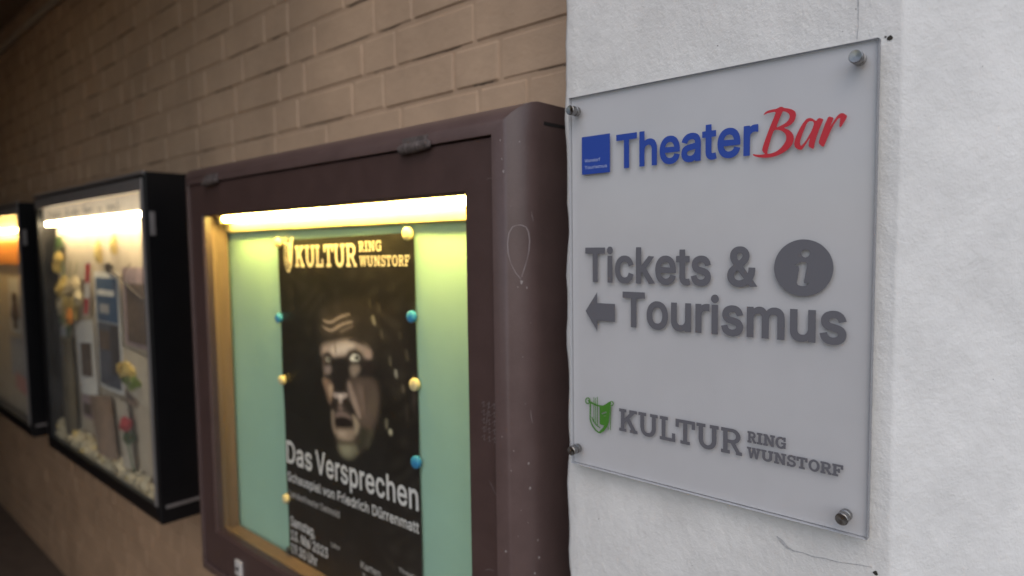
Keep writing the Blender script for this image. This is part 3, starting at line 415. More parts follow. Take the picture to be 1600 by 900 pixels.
# ------------------------------------------------------------ materials
M = {}
M['plaster'] = mat('white_painted_roughcast', (0.69, 0.68, 0.66), 0.75, var=0.09, vscale=14, bump=((16, 0.0026, 3), (110, 0.0011, 4), (420, 0.0005, 3)), stretch=(1, 1, 0.8))
M['brick'] = mat('painted_brick', (0.445, 0.315, 0.215), 0.7, var=0.16, vscale=3.5, bump=((40, 0.002, 5), (220, 0.0007, 4)))
M['brick_low_shade'] = mat('painted_brick_low_shade', (0.34, 0.222, 0.137), 0.7, var=0.18, vscale=3.5, bump=((40, 0.002, 5), (220, 0.0007, 4)))  # same brick paint, with the lower wall's shade put into the colour
M['mortar'] = mat('painted_mortar', (0.425, 0.30, 0.205), 0.75, var=0.13, vscale=3.5, bump=((60, 0.002, 5), (260, 0.0007, 4)))
M['crack'] = mat('crack_dirt', (0.05, 0.04, 0.03), 0.9)
M['hole'] = mat('dark_hole', (0.03, 0.025, 0.02), 0.9)
M['asphalt'] = mat('dark_paving', (0.13, 0.092, 0.066), 0.85, var=0.2, vscale=12, bump=((60, 0.002, 4),))
M['ceiling'] = mat('dark_ceiling_paint', (0.24, 0.18, 0.13), 0.8, var=0.1, bump=((30, 0.002, 4),))
M['passage'] = mat('dull_brown_render', (0.17, 0.125, 0.09), 0.85, var=0.12, bump=((50, 0.002, 4),))
M['conduit'] = mat('pale_conduit', (0.42, 0.37, 0.30), 0.6)
M['brown'] = mat('brown_enamel', (0.100, 0.065, 0.060), 0.36, spec=0.5, var=0.12, vscale=18, bump=((260, 0.00025, 3),))
M['brown_door'] = mat('brown_enamel_door', (0.066, 0.039, 0.035), 0.42, spec=0.45, var=0.10, vscale=22, bump=((260, 0.0002, 3),))
M['reveal'] = mat('warm_wood_reveal', (0.13, 0.085, 0.06), 0.6, var=0.2, vscale=30, stretch=(1, 1, 0.1))
M['gap'] = mat('black_gap', (0.012, 0.01, 0.01), 0.9)
M['scratch'] = mat('pale_scratch', (0.27, 0.225, 0.225), 0.8)
M['chip'] = mat('paint_chip', (0.30, 0.26, 0.25), 0.8, var=0.3, vscale=200)
M['dusty'] = mat('dusty_hinge', (0.095, 0.075, 0.07), 0.8, var=0.45, vscale=120, bump=((220, 0.002, 4),))
M['board'] = mat('green_board', (0.30, 0.495, 0.385), 0.8, var=0.05, vscale=5, bump=((300, 0.0004, 3),))
M['cream_metal'] = mat('cream_lamp_housing', (0.27, 0.23, 0.14), 0.6, var=0.08, vscale=20)
M['lamp_yellow'] = mat('fluorescent_tube_warm', (0.9, 0.85, 0.6), 0.5, emit=((1.0, 0.71, 0.16), 120.0))
M['lamp_white'] = mat('fluorescent_tube_cream', (0.9, 0.85, 0.7), 0.5, emit=((1.0, 0.82, 0.52), 85.0))
M['lamp_amber'] = mat('fluorescent_tube_amber', (0.9, 0.8, 0.5), 0.5, emit=((1.0, 0.66, 0.22), 90.0))
M['glass'] = glass_mat('clear_glass', (0.97, 0.98, 0.97), dust_haze=0.016)
M['glass_dust_haze'] = glass_mat('dust_and_haze_glass', (0.95, 0.96, 0.95), dust_haze=0.085)  # dust plus a painted pale veil for hazy reflections on the panes
M['acrylic'] = glass_mat('clear_acrylic', (0.985, 0.985, 0.99), 0.12, 1.42, dust_haze=0.02)
M['film'] = mat('frosted_grey_film', (0.53, 0.525, 0.53), 0.5, spec=0.4, var=0.035, vscale=9, bump=((900, 0.00005, 2),))
M['edge'] = mat('acrylic_cut_edge', (0.20, 0.205, 0.225), 0.25, spec=0.6)
M['edge_bright'] = mat('acrylic_polished_edge', (0.55, 0.56, 0.58), 0.15, spec=0.8)
M['blue'] = mat('blue_vinyl', (0.020, 0.060, 0.33), 0.45, spec=0.4)
M['red'] = mat('red_vinyl', (0.50, 0.022, 0.035), 0.45, spec=0.4)
M['greyv'] = mat('grey_vinyl', (0.125, 0.123, 0.138), 0.5, spec=0.4)
M['green'] = mat('green_vinyl', (0.060, 0.20, 0.022), 0.5, spec=0.4)
M['palev'] = mat('pale_blue_print', (0.32, 0.38, 0.62), 0.6)
M['steel'] = mat('turned_steel', (0.27, 0.262, 0.255), 0.27, 1.0)
_t = M['steel'].node_tree
_tan = _t.nodes.new('ShaderNodeTangent')
_tan.direction_type = 'RADIAL'
_tan.axis = 'Y'
_t.links.new(_tan.outputs[0], _t.nodes['Principled BSDF'].inputs['Tangent'])
_t.nodes['Principled BSDF'].inputs['Anisotropic'].default_value = 0.85
M['black'] = mat('black_enamel_and_shade', (0.006, 0.006, 0.007), 0.35, spec=0.25, var=0.1, vscale=15)
M['silver'] = mat('dull_aluminium', (0.30, 0.28, 0.275), 0.45, 0.6, var=0.08, vscale=30)
M['panel_white'] = mat('off_white_panel', (0.54, 0.45, 0.33), 0.75, var=0.12, vscale=6)
M['paper_white'] = mat('white_paper', (0.70, 0.68, 0.63), 0.8, var=0.05, vscale=20)
M['print_white'] = mat('white_print_ink', (0.62, 0.62, 0.62), 0.6)
M['print_cream'] = mat('cream_print_ink', (0.66, 0.58, 0.42), 0.6)
M['print_grey'] = mat('grey_print_ink', (0.38, 0.37, 0.36), 0.6)
M['poster'] = mat('printed_poster', (0.01, 0.01, 0.01), 0.38, spec=0.4, attr='print')
M['pin_blue'] = mat('blue_plastic', (0.03, 0.22, 0.46), 0.4)
M['pin_cream'] = mat('cream_plastic', (0.66, 0.56, 0.30), 0.4)
M['pin_dark'] = mat('dark_plastic', (0.02, 0.03, 0.03), 0.4)


# ------------------------------------------------------------ setting
mb = MB(); mb.box(-60, 60, -60, 60, -Z0 - 0.3, -Z0)
tag(build('ground', mb, M['asphalt']), kind='structure')

mb = MB(); mb.box(-9.2, -0.55, -2.75, 0.42, 1.55, 1.77)
tag(build('ceiling', mb, M['ceiling']), kind='structure')
mb = MB(); mb.box(-9.2, -2.1, -2.95, -2.75, -Z0, 1.77)  # unseen wall, its length set to darken the bricks at left
tag(build('passage_wall', mb, M['passage']), 'dull brown rendered wall along the far side of the covered passage, unseen and sized to shade the bricks', 'wall')
mb = MB(); mb.box(-9.4, -9.2, -2.95, 0.42, -Z0, 1.72)
tag(build('end_wall', mb, M['passage']), 'dark wall closing the deep end of the covered passage', 'wall')

# brick wall: every brick is a chamfered block, set proud of its mortar; one paint, darkened low down to imitate shade
BW = 0.2
COURSE = 0.0838
mb = MB()
mb.box(-9.2, 0.34, BW + 0.0034, BW + 0.22, -0.56, 1.9, 1)
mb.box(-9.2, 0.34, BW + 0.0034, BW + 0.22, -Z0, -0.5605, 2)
cr = MB()
KN = {0: [-1.060, -0.930, -0.6880, -0.5576, -0.3062, -0.05], 1: [-0.9823, -0.7351, -0.6160, -0.3747, -0.13, 0.11],
      2: [-1.02, -0.7780, -0.6600, -0.4323, -0.3087, -0.07], 3: [-1.14, -0.8903, -0.6018, -0.3654, -0.24, 0.0]}
nrow = 41
ztop = 0.6925 + 12 * COURSE
for r in range(nrow):
    zj1 = ztop - r * COURSE                     # upper bed joint of this course
    k = r - 11 + 1                              # course 1 lies between 0.692 and 0.775
    xs = list(KN.get(k, []))
    if not xs:
        xs = [0.3 - rnd.uniform(0, 0.2)]
    while xs[-1] < 0.32:
        xs.append(xs[-1] + (0.248 if rnd.random() < 0.62 else 0.122) + rnd.uniform(-.004, .004))
    while xs[0] > -9.1:
        xs.insert(0, xs[0] - (0.248 if rnd.random() < 0.62 else 0.122) + rnd.uniform(-.004, .004))
    for a, b in zip(xs[:-1], xs[1:]):
        if b > 0.33:
            b = 0.33
        j = 0.0048
        y = BW + rnd.uniform(-0.0010, 0.0012)
        z0, z1 = zj1 - COURSE + j + rnd.uniform(-.001, .001), zj1 - j + rnd.uniform(-.001, .001)
        if z0 < -Z0 or b - a < 0.03:
            continue
        n0 = len(mb.v)
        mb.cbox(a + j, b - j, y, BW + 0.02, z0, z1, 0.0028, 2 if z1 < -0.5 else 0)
        for i in range(n0, len(mb.v)):
            q = mb.v[i]
            mb.v[i] = (q[0] + rnd.uniform(-.0009, .0009), q[1], q[2] + rnd.uniform(-.0009, .0009))
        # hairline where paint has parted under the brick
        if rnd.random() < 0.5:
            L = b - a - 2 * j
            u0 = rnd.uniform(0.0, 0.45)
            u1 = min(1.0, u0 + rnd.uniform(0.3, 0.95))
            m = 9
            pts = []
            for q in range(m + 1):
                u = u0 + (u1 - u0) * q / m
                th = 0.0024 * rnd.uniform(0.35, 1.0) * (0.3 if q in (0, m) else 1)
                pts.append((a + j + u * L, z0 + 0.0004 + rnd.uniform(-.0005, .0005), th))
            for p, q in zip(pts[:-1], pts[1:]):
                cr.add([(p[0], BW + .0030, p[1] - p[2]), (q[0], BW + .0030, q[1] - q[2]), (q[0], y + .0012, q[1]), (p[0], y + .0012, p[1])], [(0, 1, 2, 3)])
bw = build('brick_wall', mb, [M['brick'], M['mortar'], M['brick_low_shade']])
tag(bw, 'brown painted brick wall behind the three lit showcases', 'wall')
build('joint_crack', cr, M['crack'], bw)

mb = MB()
pts = [(x, BW - 0.016, 1.428 + 0.004 * math.sin(x * 1.3)) for x in [i * 0.25 - 9 for i in range(0, 35)]]
mb.tube(pts, 0.016, 10)
cd = build('cable_conduit', mb, M['conduit'], smooth=True)
tag(cd, 'pale cable conduit running high along the brown brick wall', 'conduit')

# white pillar, with an uneven left arris and a rounded right arris
PX0, PX1, PY = -0.0206, 0.3905, 0.02
mb = MB()
zz = [-Z0 + i * 0.02 for i in range(int((2.0 + Z0) / 0.02) + 1)]
prof = []
R = 0.008
SPL = math.radians(36)                         # the pillar's next face is splayed, not square
for z in zz:
    jl = 0.0016 * math.sin(z * 23) + 0.0012 * math.sin(z * 61 + 1) + rnd.uniform(-.0009, .0009) - 0.0015
    jr = 0.0005 * math.sin(z * 17 + 2) + rnd.uniform(-.0002, .0002)
    row = [(PX0 + jl + 0.001, 0.9), (PX0 + jl, PY + 0.006), (PX0 + jl + 0.0015, PY + 0.002), (PX0 + jl + 0.006, PY)]
    row += [(PX0 + 0.02 + (PX1 - PX0 - 0.05) * i / 8, PY) for i in range(9)]
    row += [(PX1 - 0.0035 + jr + R * math.sin(t), PY + R - R * math.cos(t)) for t in [SPL * i / 5 for i in range(6)]]
    ex, ey = row[-1]
    row += [(ex + q * math.cos(SPL), ey + q * math.sin(SPL)) for q in (0.01, 0.05, 0.1, 0.2, 0.34)]
    row += [(ex + 0.34 * math.cos(SPL), 0.9)]
    prof.append([(x, y, z) for x, y in row])
n = len(prof[0])
vs = [p for row in prof for p in row]
fs = [(j * n + i, j * n + i + 1, (j + 1) * n + i + 1, (j + 1) * n + i) for j in range(len(prof) - 1) for i in range(n - 1)]
fs.append(tuple((len(prof) - 1) * n + i for i in range(n)))
mb.add(vs, fs)
pil = build('rendered_pillar', mb, M['plaster'], smooth=True, sharp=60)
tag(pil, 'white roughcast pillar carrying the grey acrylic theatre sign', 'pillar')


def strip(mbx, pts, wd, y, mi=0):
    """thin irregular mark on a plane; pts are (x, z)"""
    for i, (p, q) in enumerate(zip(pts[:-1], pts[1:])):
        d = Vector((q[0] - p[0], q[1] - p[1])).normalized()
        nrm = Vector((-d.y, d.x))
        a = wd[i] / 2
        b = wd[i + 1] / 2
        P = [(p[0] + nrm.x * a, p[1] + nrm.y * a), (p[0] - nrm.x * a, p[1] - nrm.y * a), (q[0] - nrm.x * b, q[1] - nrm.y * b), (q[0] + nrm.x * b, q[1] + nrm.y * b)]
        mbx.add([(u, y, v) for u, v in P], [(0, 1, 2, 3)], mi)


mb = MB()
pts = [(0.3489 + rnd.uniform(-.0008, .0008), 0.508 + i * 0.012) for i in range(9)]
strip(mb, pts, [0.0012 * rnd.uniform(.5, 1.2) for _ in pts], PY - 0.0006)
pts = [(0.276, -0.031), (0.282, -0.0355), (0.287, -0.040), (0.295, -0.0425), (0.305, -0.0415), (0.316, -0.0425), (0.328, -0.0405), (0.34, -0.0405), (0.352, -0.0385), (0.364, -0.0365), (0.374, -0.0355)]
strip(mb, pts, [.001, .0042, .0030, .0016, .0010, .0012, .0009, .0010, .0008, .0007, .0005], PY - 0.0006)
build('plaster_crack', mb, mat('crack_grey', (0.42, 0.42, 0.425), 0.9, var=0.3, vscale=300), pil)
mb = MB()
for hx, hz, hr in ((0.3785, 0.5025, 0.0035), (0.3775, -0.0405, 0.0028), (0.3745, 0.5045, 0.0012)):
    ring = [(hx + hr * math.cos(t) * rnd.uniform(.6, 1.1), hz + hr * math.sin(t) * rnd.uniform(.5, 1.0)) for t in [i * math.pi / 5 for i in range(10)]]
    mb.polys([ring], lambda a, b: (a, PY - 0.0007, b))
for _ in range(16):
    hx, hz, hr = rnd.uniform(0.0, 0.375), rnd.uniform(-0.14, 0.62), rnd.uniform(0.0004, 0.0009)
    if hz > -0.01 and hz < 0.51 and hx < 0.374:
        continue
    ring = [(hx + hr * math.cos(t) * rnd.uniform(.6, 1.1), hz + hr * math.sin(t) * rnd.uniform(.5, 1.0)) for t in [i * math.pi / 3 for i in range(6)]]
    mb.polys([ring], lambda a, b: (a, PY - 0.0007, b))
for _ in range(9):
    hy, hz, hr = rnd.uniform(0.015, 0.33), rnd.uniform(-0.3, 0.75), rnd.uniform(0.0003, 0.0007)
    ring = [(hy + hr * math.cos(t) * rnd.uniform(.6, 1.1), hz + hr * math.sin(t) * rnd.uniform(.5, 1.0)) for t in [i * math.pi / 3 for i in range(6)]]
    mb.polys([ring], lambda a, b: (PX1 + 0.0024 + a * math.cos(SPL), PY + 0.0018 + a * math.sin(SPL), b))
build('plaster_hole', mb, M['hole'], pil)

# ------------------------------------------------------------ theatre sign
SW, SH = 0.373, 0.5
sign = thing('theatre_sign', (SW / 2, 0.008, 0), 'grey frosted acrylic sign with theatre, tickets and tourism lettering on the white pillar', 'sign')
mb = MB()
mb.add([(0, 0, 0), (SW, 0, 0), (SW, 0, SH), (0, 0, SH)], [(0, 1, 2, 3)], 0)
mb.add([(SW, 0, 0), (SW, 0.0090, 0), (SW, 0.0090, SH), (SW, 0, SH)], [(0, 1, 2, 3)], 1)
mb.add([(0, 0, SH), (SW, 0, SH), (SW, 0.0090, SH), (0, 0.0090, SH)], [(0, 1, 2, 3)], 1)
mb.add([(0, 0, 0), (SW, 0, 0), (SW, 0.0090, 0), (0, 0.0090, 0)], [(0, 1, 2, 3)], 2)
mb.add([(0, 0, 0), (0, 0.0090, 0), (0, 0.0090, SH), (0, 0, SH)], [(0, 1, 2, 3)], 2)
build('acrylic_panel', mb, [M['acrylic'], M['edge'], M['edge_bright']], sign)
mb = MB(); mb.box(0.0012, SW - 0.0006, 0.0052, 0.0066, 0.0012, SH - 0.0006)
build('frosted_film', mb, M['film'], sign)
PLANE = lambda a, b: (a, -0.0005, b)


def decal(name, loops, m, parent, y=-0.0005, label=None):
    b = MB().polys(loops, lambda p, q: (p, y, q))
    o = build(name, b, m, parent)
    if label:
        o['label'] = label
    return o


decal('title_lettering', text_loops('Theater', 'sign', 0.0752, 0.2572, 0.3993, 0.0430), M['blue'], sign, label='blue lettering reading Theater')
decal('script_lettering', [pairs(l, 1e-5) for l in ART['bar']], M['red'], sign, label='red brush lettering reading Bar')
sq = decal('logo_square', [[(0.0214, 0.3962), (0.0657, 0.3962), (0.0657, 0.4456), (0.0214, 0.4456)]], M['blue'], sign, label='solid blue square')
mb = MB()
for zb, x1, seed in ((0.4120, 0.0505, 3), (0.4030, 0.0612, 5)):
    mb.polys(text_loops('Wunstorf' if seed == 3 else 'Tourismus', 'post', 0.0262, x1, zb, 0.0042), lambda a, b: (a, -0.0008, b))
build('small_lettering', mb, M['palev'], sq)
decal('notice_lettering', text_loops('Tickets', 'sign', 0.0261, 0.2039, 0.2536, 0.0458), M['greyv'], sign, label='dark grey lettering reading Tickets')
decal('ampersand', text_loops('&', 'sign', 0.2234, 0.2583, 0.2540, 0.0452), M['greyv'], sign)
lp = text_loops('Tourismus', 'sign', 0.0842, 0.3501, 0.1976, 0.0452)
decal('notice_lettering', lp, M['greyv'], sign, label='dark grey lettering reading Tourismus')
circ = [(0.3063 + 0.0301 * math.cos(t), 0.2762 + 0.0301 * math.sin(t)) for t in [i * math.pi / 36 for i in range(72)]]
dot = [(0.3087 + 0.0042 * math.cos(t), 0.2915 + 0.0042 * math.sin(t)) for t in [i * math.pi / 12 for i in range(24)]]
decal('information_symbol', [circ, dot] + [pairs(l, 1e-5) for l in ART['ibody']], M['greyv'], sign, label='dark grey disc with a letter i cut out of it')
decal('arrow_symbol', [[(0.0261, 0.2143), (0.0450, 0.2404), (0.0450, 0.2260), (0.0727, 0.2260), (0.0727, 0.2027), (0.0450, 0.2027), (0.0450, 0.1882)]], M['greyv'], sign, label='dark grey arrow pointing left')
lp = slab_loops([('K', .0787, .1065), ('U', .1074, .1352), ('L', .1379, .1593), ('T', .1595, .1852), ('U', .1870, .2149), ('R', .2177, .2430)], 0.0600, 0.0298)
lp += slab_loops([('R', .2492, .2588), ('I', .2599, .2658), ('N', .2671, .2794), ('G', .2805, .2913)], 0.0779, 0.0125, SLAB_BOLD)
lp += slab_loops([('W', .2488, .2640), ('U', .2650, .2779), ('N', .2793, .2918), ('S', .2932, .3021), ('T', .3031, .3140), ('O', .3156, .3264), ('R', .3277, .3382), ('F', .3393, .3493)], 0.0602, 0.0121, SLAB_BOLD)
decal('society_lettering', lp, M['greyv'], sign, label='grey slab serif lettering reading KULTUR RING WUNSTORF')
decal('lyre_emblem', [pairs(l, 1e-5) for l in ART['lyre']], M['green'], sign, label='green emblem of a lyre joined with a mask')

first = None
for i, (x, z) in enumerate(((0.0142, 0.4800), (0.3570, 0.4818), (0.3532, 0.0218), (0.0124, 0.0235))):
    if first is None:
        mb = MB()
        r = 0.0063
        mb.lathe((x, 0, z), (0, 1, 0), [(-0.0166, 0.0003), (-0.0172, r - 0.0006), (-0.0166, r), (-0.0086, r), (-0.0080, r - 0.0013), (-0.0070, r - 0.0013), (-0.0064, r), (-0.0006, r), (-0.0004, r - 0.001)], 48)
        first = build('standoff_screw', mb, M['steel'], sign, smooth=True, sharp=30)
        mb = MB(); mb.lathe((x, 0, z), (0, 1, 0), [(0.0094, r), (0.0196, r)], 32)
        sp = build('spacer', mb, M['steel'], first, smooth=True, sharp=30)
        fx, fz = x, z
    else:
        c = copy_tree(first, sign)
        c.location = (x - fx, 0, z - fz)

# ------------------------------------------------------------ brown showcase
BX0, BX1, BZ0, BZ1, BYF, RR = -1.235, -0.0755, -0.565, 0.5115, -0.02, 0.050
GX0, GX1, GZ0, GZ1 = BX0 + RR + 0.001, BX1 - RR - 0.001, BZ0 + RR + 0.001, BZ1 - RR + 0.003     # gap line round the door
DX0, DX1, DZ0, DZ1 = -1.112, -0.190, -0.412, 0.382                                            # sight size of the glass
bc = thing('brown_showcase', ((BX0 + BX1) / 2, BW, BZ0), 'brown metal showcase with green board and dark poster, beside the white pillar', 'showcase')
mb = MB()
arcp = [(math.sin(t), 1 - math.cos(t)) for t in [math.pi / 2 * i / 10 for i in range(11)]]
outer = (BX0, BX1, BZ0, BZ1)
inner = (GX0, GX1, GZ0, GZ1)
pr = [(0.0, BW - 0.001), (0.0, BYF + RR)] + [(1 - math.cos(t), BYF + RR * (1 - math.sin(t))) for t in [math.pi / 2 * i / 12 for i in range(1, 13)]]
pr = [(t * 0.985, y) for t, y in pr] + [(1.0, BYF + 0.0012), (1.0, 0.052)]
mb.ring(outer, inner, pr)
mb.box(BX0 + 0.03, BX1 - 0.03, 0.060, 0.062, BZ0 + 0.03, BZ1 - 0.03)


def on_round(s_, z, lift=0.0005):
    """point on the rounded right stile; s_ = distance along the round from its front edge"""
    t = s_ / RR
    return Vector((BX1 - RR + (RR + lift) * math.sin(t), BYF + RR - (RR + lift) * math.cos(t), z))


def round_strip(pts, wd, mi):
    pts = [Vector(p) for p in pts]
    for i in range(len(pts) - 1):
        d = (pts[i + 1] - pts[i]).normalized()
        n_ = Vector((-d.y, d.x))
        a, b_ = pts[i], pts[i + 1]
        q = [a + n_ * wd[i] / 2, a - n_ * wd[i] / 2, b_ - n_ * wd[i + 1] / 2, b_ + n_ * wd[i + 1] / 2]
        mb.add([on_round(u.x, u.y) for u in q], [(0, 1, 2, 3)], mi)


loop = [(.0435, .2545), (.036, .264), (.029, .278), (.0255, .293), (.025, .308), (.027, .321), (.032, .330), (.039, .333), (.046, .3325), (.052, .330), (.056, .322), (.0575, .309), (.056, .295), (.053, .282), (.049, .270), (.0445, .2575)]
round_strip(loop, [.0011 * rnd.uniform(.35, 1.5) for _ in loop], 1)
for s_, z, L in ((.056, .06, .02), (.026, -.2, .012), (.061, .352, .014)):
    round_strip([(s_, z), (s_ + .001, z - L / 2), (s_ + .003, z - L)], [.0004, .0010, .0004], 1)
for s_, z, r in ((.0445, .2500, .0026), (.039, .243, .0010), (.052, .2415, .0014), (.020, .41, .0017), (.018, .428, .001), (.052, -.02, .0016), (.054, -.058, .0019), (.066, -.14, .0020), (.068, -.168, .0026), (.016, -.155, .002), (.06, -.19, .0014), (.03, .0, .0008), (.04, -.09, .0008), (.026, -.03, .001), (.012, .02, .0008), (.045, .14, .0007), (.058, .19, .0006), (.035, -.13, .0008), (.05, -.11, .0008), (.044, .452, .0012), (.016, .455, .001), (.03, .36, .0006), (.048, .07, .0006)):
    e = rnd.uniform(.8, 2.0)
    vs = [on_round(s_, z)] + [on_round(s_ + r * rnd.uniform(.4, 1.1) * math.cos(t), z + r * e * rnd.uniform(.5, 1.1) * math.sin(t)) for t in [i * math.pi / 4 for i in range(8)]]
    mb.add(vs, [(0, i + 1, (i + 1) % 8 + 1) for i in range(8)], 2)
hous = build('housing', mb, [M['brown'], M['scratch'], M['chip']], bc, smooth=True, sharp=28)
mb = MB(); mb.box(BX1 - 0.003, BX1 + 0.0008, 0.040, BW - 0.003, BZ1 - 0.032, BZ1 - 0.027)
build('seam', mb, M['gap'], hous)

mb = MB()
go = (GX0 + 0.0022, GX1 - 0.0022, GZ0 + 0.0022, GZ1 - 0.0022)
di = (DX0, DX1, DZ0, DZ1)
mb.ring(go, di, [(0, 0.01), (0, BYF + 0.0060), (0.02, BYF + 0.0045), (0.93, BYF + 0.0045), (1.0, BYF + 0.009), (1.0, BYF + 0.024)])
for (x, z, L, a) in ((-.150, .02, .05, 1.4), (-.145, -.055, .03, -.9), (-.155, -.20, .02, .3), (-.14, .40, .012, 0.2)):
    strip(mb, [(x, z), (x + .3 * L * math.cos(a), z + .3 * L * math.sin(a) + .002), (x + L * math.cos(a), z + L * math.sin(a))], [.0004, .001, .0004], BYF + 0.0038, 1)
for k in range(3):                                     # faint scribble
    for q in range(5):
        x, z = -.158 + k * .011, .062 - q * .013
        strip(mb, [(x, z), (x + .006, z + .005), (x + .004, z - .004), (x + .009, z - .001)], [.0005, .0009, .0007, .0005], BYF + 0.0038, 1)
door = build('door_frame', mb, [M['brown_door'], mat('faint_scratch', (0.17, 0.135, 0.13), 0.8)], bc)
mb = MB(); mb.ring((DX0 + .0005, DX1 - .0005, DZ0 + .0005, DZ1 - .0005), (DX0 - 0.012, DX1 + 0.012, DZ0 - 0.01, DZ1 + 0.01), [(0, BYF + 0.0242), (0.2, BYF + 0.030), (0.2, BYF + 0.036), (1.0, BYF + 0.040), (1.0, 0.049)])
build('inner_reveal', mb, M['reveal'], bc)
mb = MB(); mb.add([(DX0 - .004, BYF + .022, DZ0 - .004), (DX1 + .004, BYF + .022, DZ0 - .004), (DX1 + .004, BYF + .022, DZ1 + .004), (DX0 - .004, BYF + .022, DZ1 + .004)], [(0, 1, 2, 3)])
build('glass_pane', mb, M['glass'], bc)
# green board whose paper lining has a slightly torn, wavy left edge
mb = MB()
mb.sheet(lambda u, v: (-1.178 + 0.004 * math.sin(v * 40) * (u == 0) + 0.003 * math.sin(v * 17 + 1) * (u == 0) + u * 1.045, 0.0555 - 0.0012 * math.sin(u * 14 + v * 5), -0.505 + v * 0.85), 24, 60)
build('back_board', mb, M['board'], bc, smooth=True)
mb = MB(); mb.cbox(-1.175, -0.13, 0.041, 0.054, 0.345, 0.450, 0.002)
lh = build('lamp_housing', mb, M['cream_metal'], bc)
mb = MB(); mb.lathe((-1.085, 0.0275, 0.3785), (1, 0, 0), [(0, 0.0075), (0.003, 0.0088), (0.925, 0.0088), (0.928, 0.0075)], 20)
build('lamp_tube', mb, M['lamp_yellow'], bc, smooth=True)
for lx in (-1.108, -0.157):
    mb = MB(); mb.cbox(lx, lx + 0.023, 0.015, 0.041, 0.366, 0.394, 0.002)
    build('lamp_holder', mb, M['cream_metal'], lh)
fh = None
for x in (-0.297, -1.048):
    if fh is None:
        mb = MB()
        z = 0.4635
        mb.tube([(x - .036, BYF + .001, z - .002), (x - .030, BYF - .003, z - .001), (x - .012, BYF - .004, z), (x - .008, BYF - .001, z + .001), (x - .004, BYF - .0045, z), (x + .016, BYF - .004, z + .001), (x + .021, BYF - .001, z + .001), (x + .024, BYF - .004, z + .001), (x + .035, BYF - .004, z + .002), (x + .039, BYF, z + .002)],
                [.006, .0085, .009, .0065, .009, .0088, .006, .0082, .008, .005], 14)
        mb.box(x - .03, x + .03, BYF - 0.001, BYF + .004, z + .004, z + .018)
        fh = build('hinge', mb, M['dusty'], bc, smooth=True)
        hx0 = x
    else:
        c = copy_tree(fh, bc)
        c.location = (x - hx0, 0, 0)
mb = MB(); mb.cbox(-1.006, -0.977, BYF - 0.001, BYF + 0.006, -0.489, -0.452, 0.0015)
lk = build('lock', mb, mat('white_lock_plate', (0.5, 0.47, 0.45), 0.5), bc)
mb = MB(); mb.lathe((-0.9915, BYF - 0.001, -0.471), (0, -1, 0), [(0, .006), (.002, .006), (.0025, .004)], 20)
build('keyhole', mb, M['steel'], lk, smooth=True)

# ------------------------------------------------------------ poster in the brown showcase
FA = (6.76026803e-04, 8.90130648e-05, -2.00653523e-05, -4.01224313e-04, -7.31831239e-01, 1.89724329e-01)
DET = FA[0] * FA[3] - FA[1] * FA[2]


def to_face(x, z):
    a, b = x - FA[4], z - FA[5]
    return (a * FA[3] - b * FA[2]) / DET, (b * FA[0] - a * FA[1]) / DET


def sm(a, b, x):
    t = max(0.0, min(1.0, (x - a) / (b - a)))
    return t * t * (3 - 2 * t)


def blob(u, v, cu, cv, ru, rv, soft=1.0, ang=0.0):
    du, dv = u - cu, v - cv
    if ang:
        c, s_ = math.cos(ang), math.sin(ang)
        du, dv = du * c + dv * s_, -du * s_ + dv * c
    return math.exp(-((du / ru) ** 2 + (dv / rv) ** 2) ** soft)


def stroke(u, v, pts, wd):
    best = 1e9
    for (a, b), (c, d) in zip(pts[:-1], pts[1:]):
        L = (c - a) ** 2 + (d - b) ** 2
        t = max(0, min(1, ((u - a) * (c - a) + (v - b) * (d - b)) / L))
        best = min(best, math.hypot(u - a - t * (c - a), v - b - t * (d - b)))
    return math.exp(-(best / wd) ** 2)


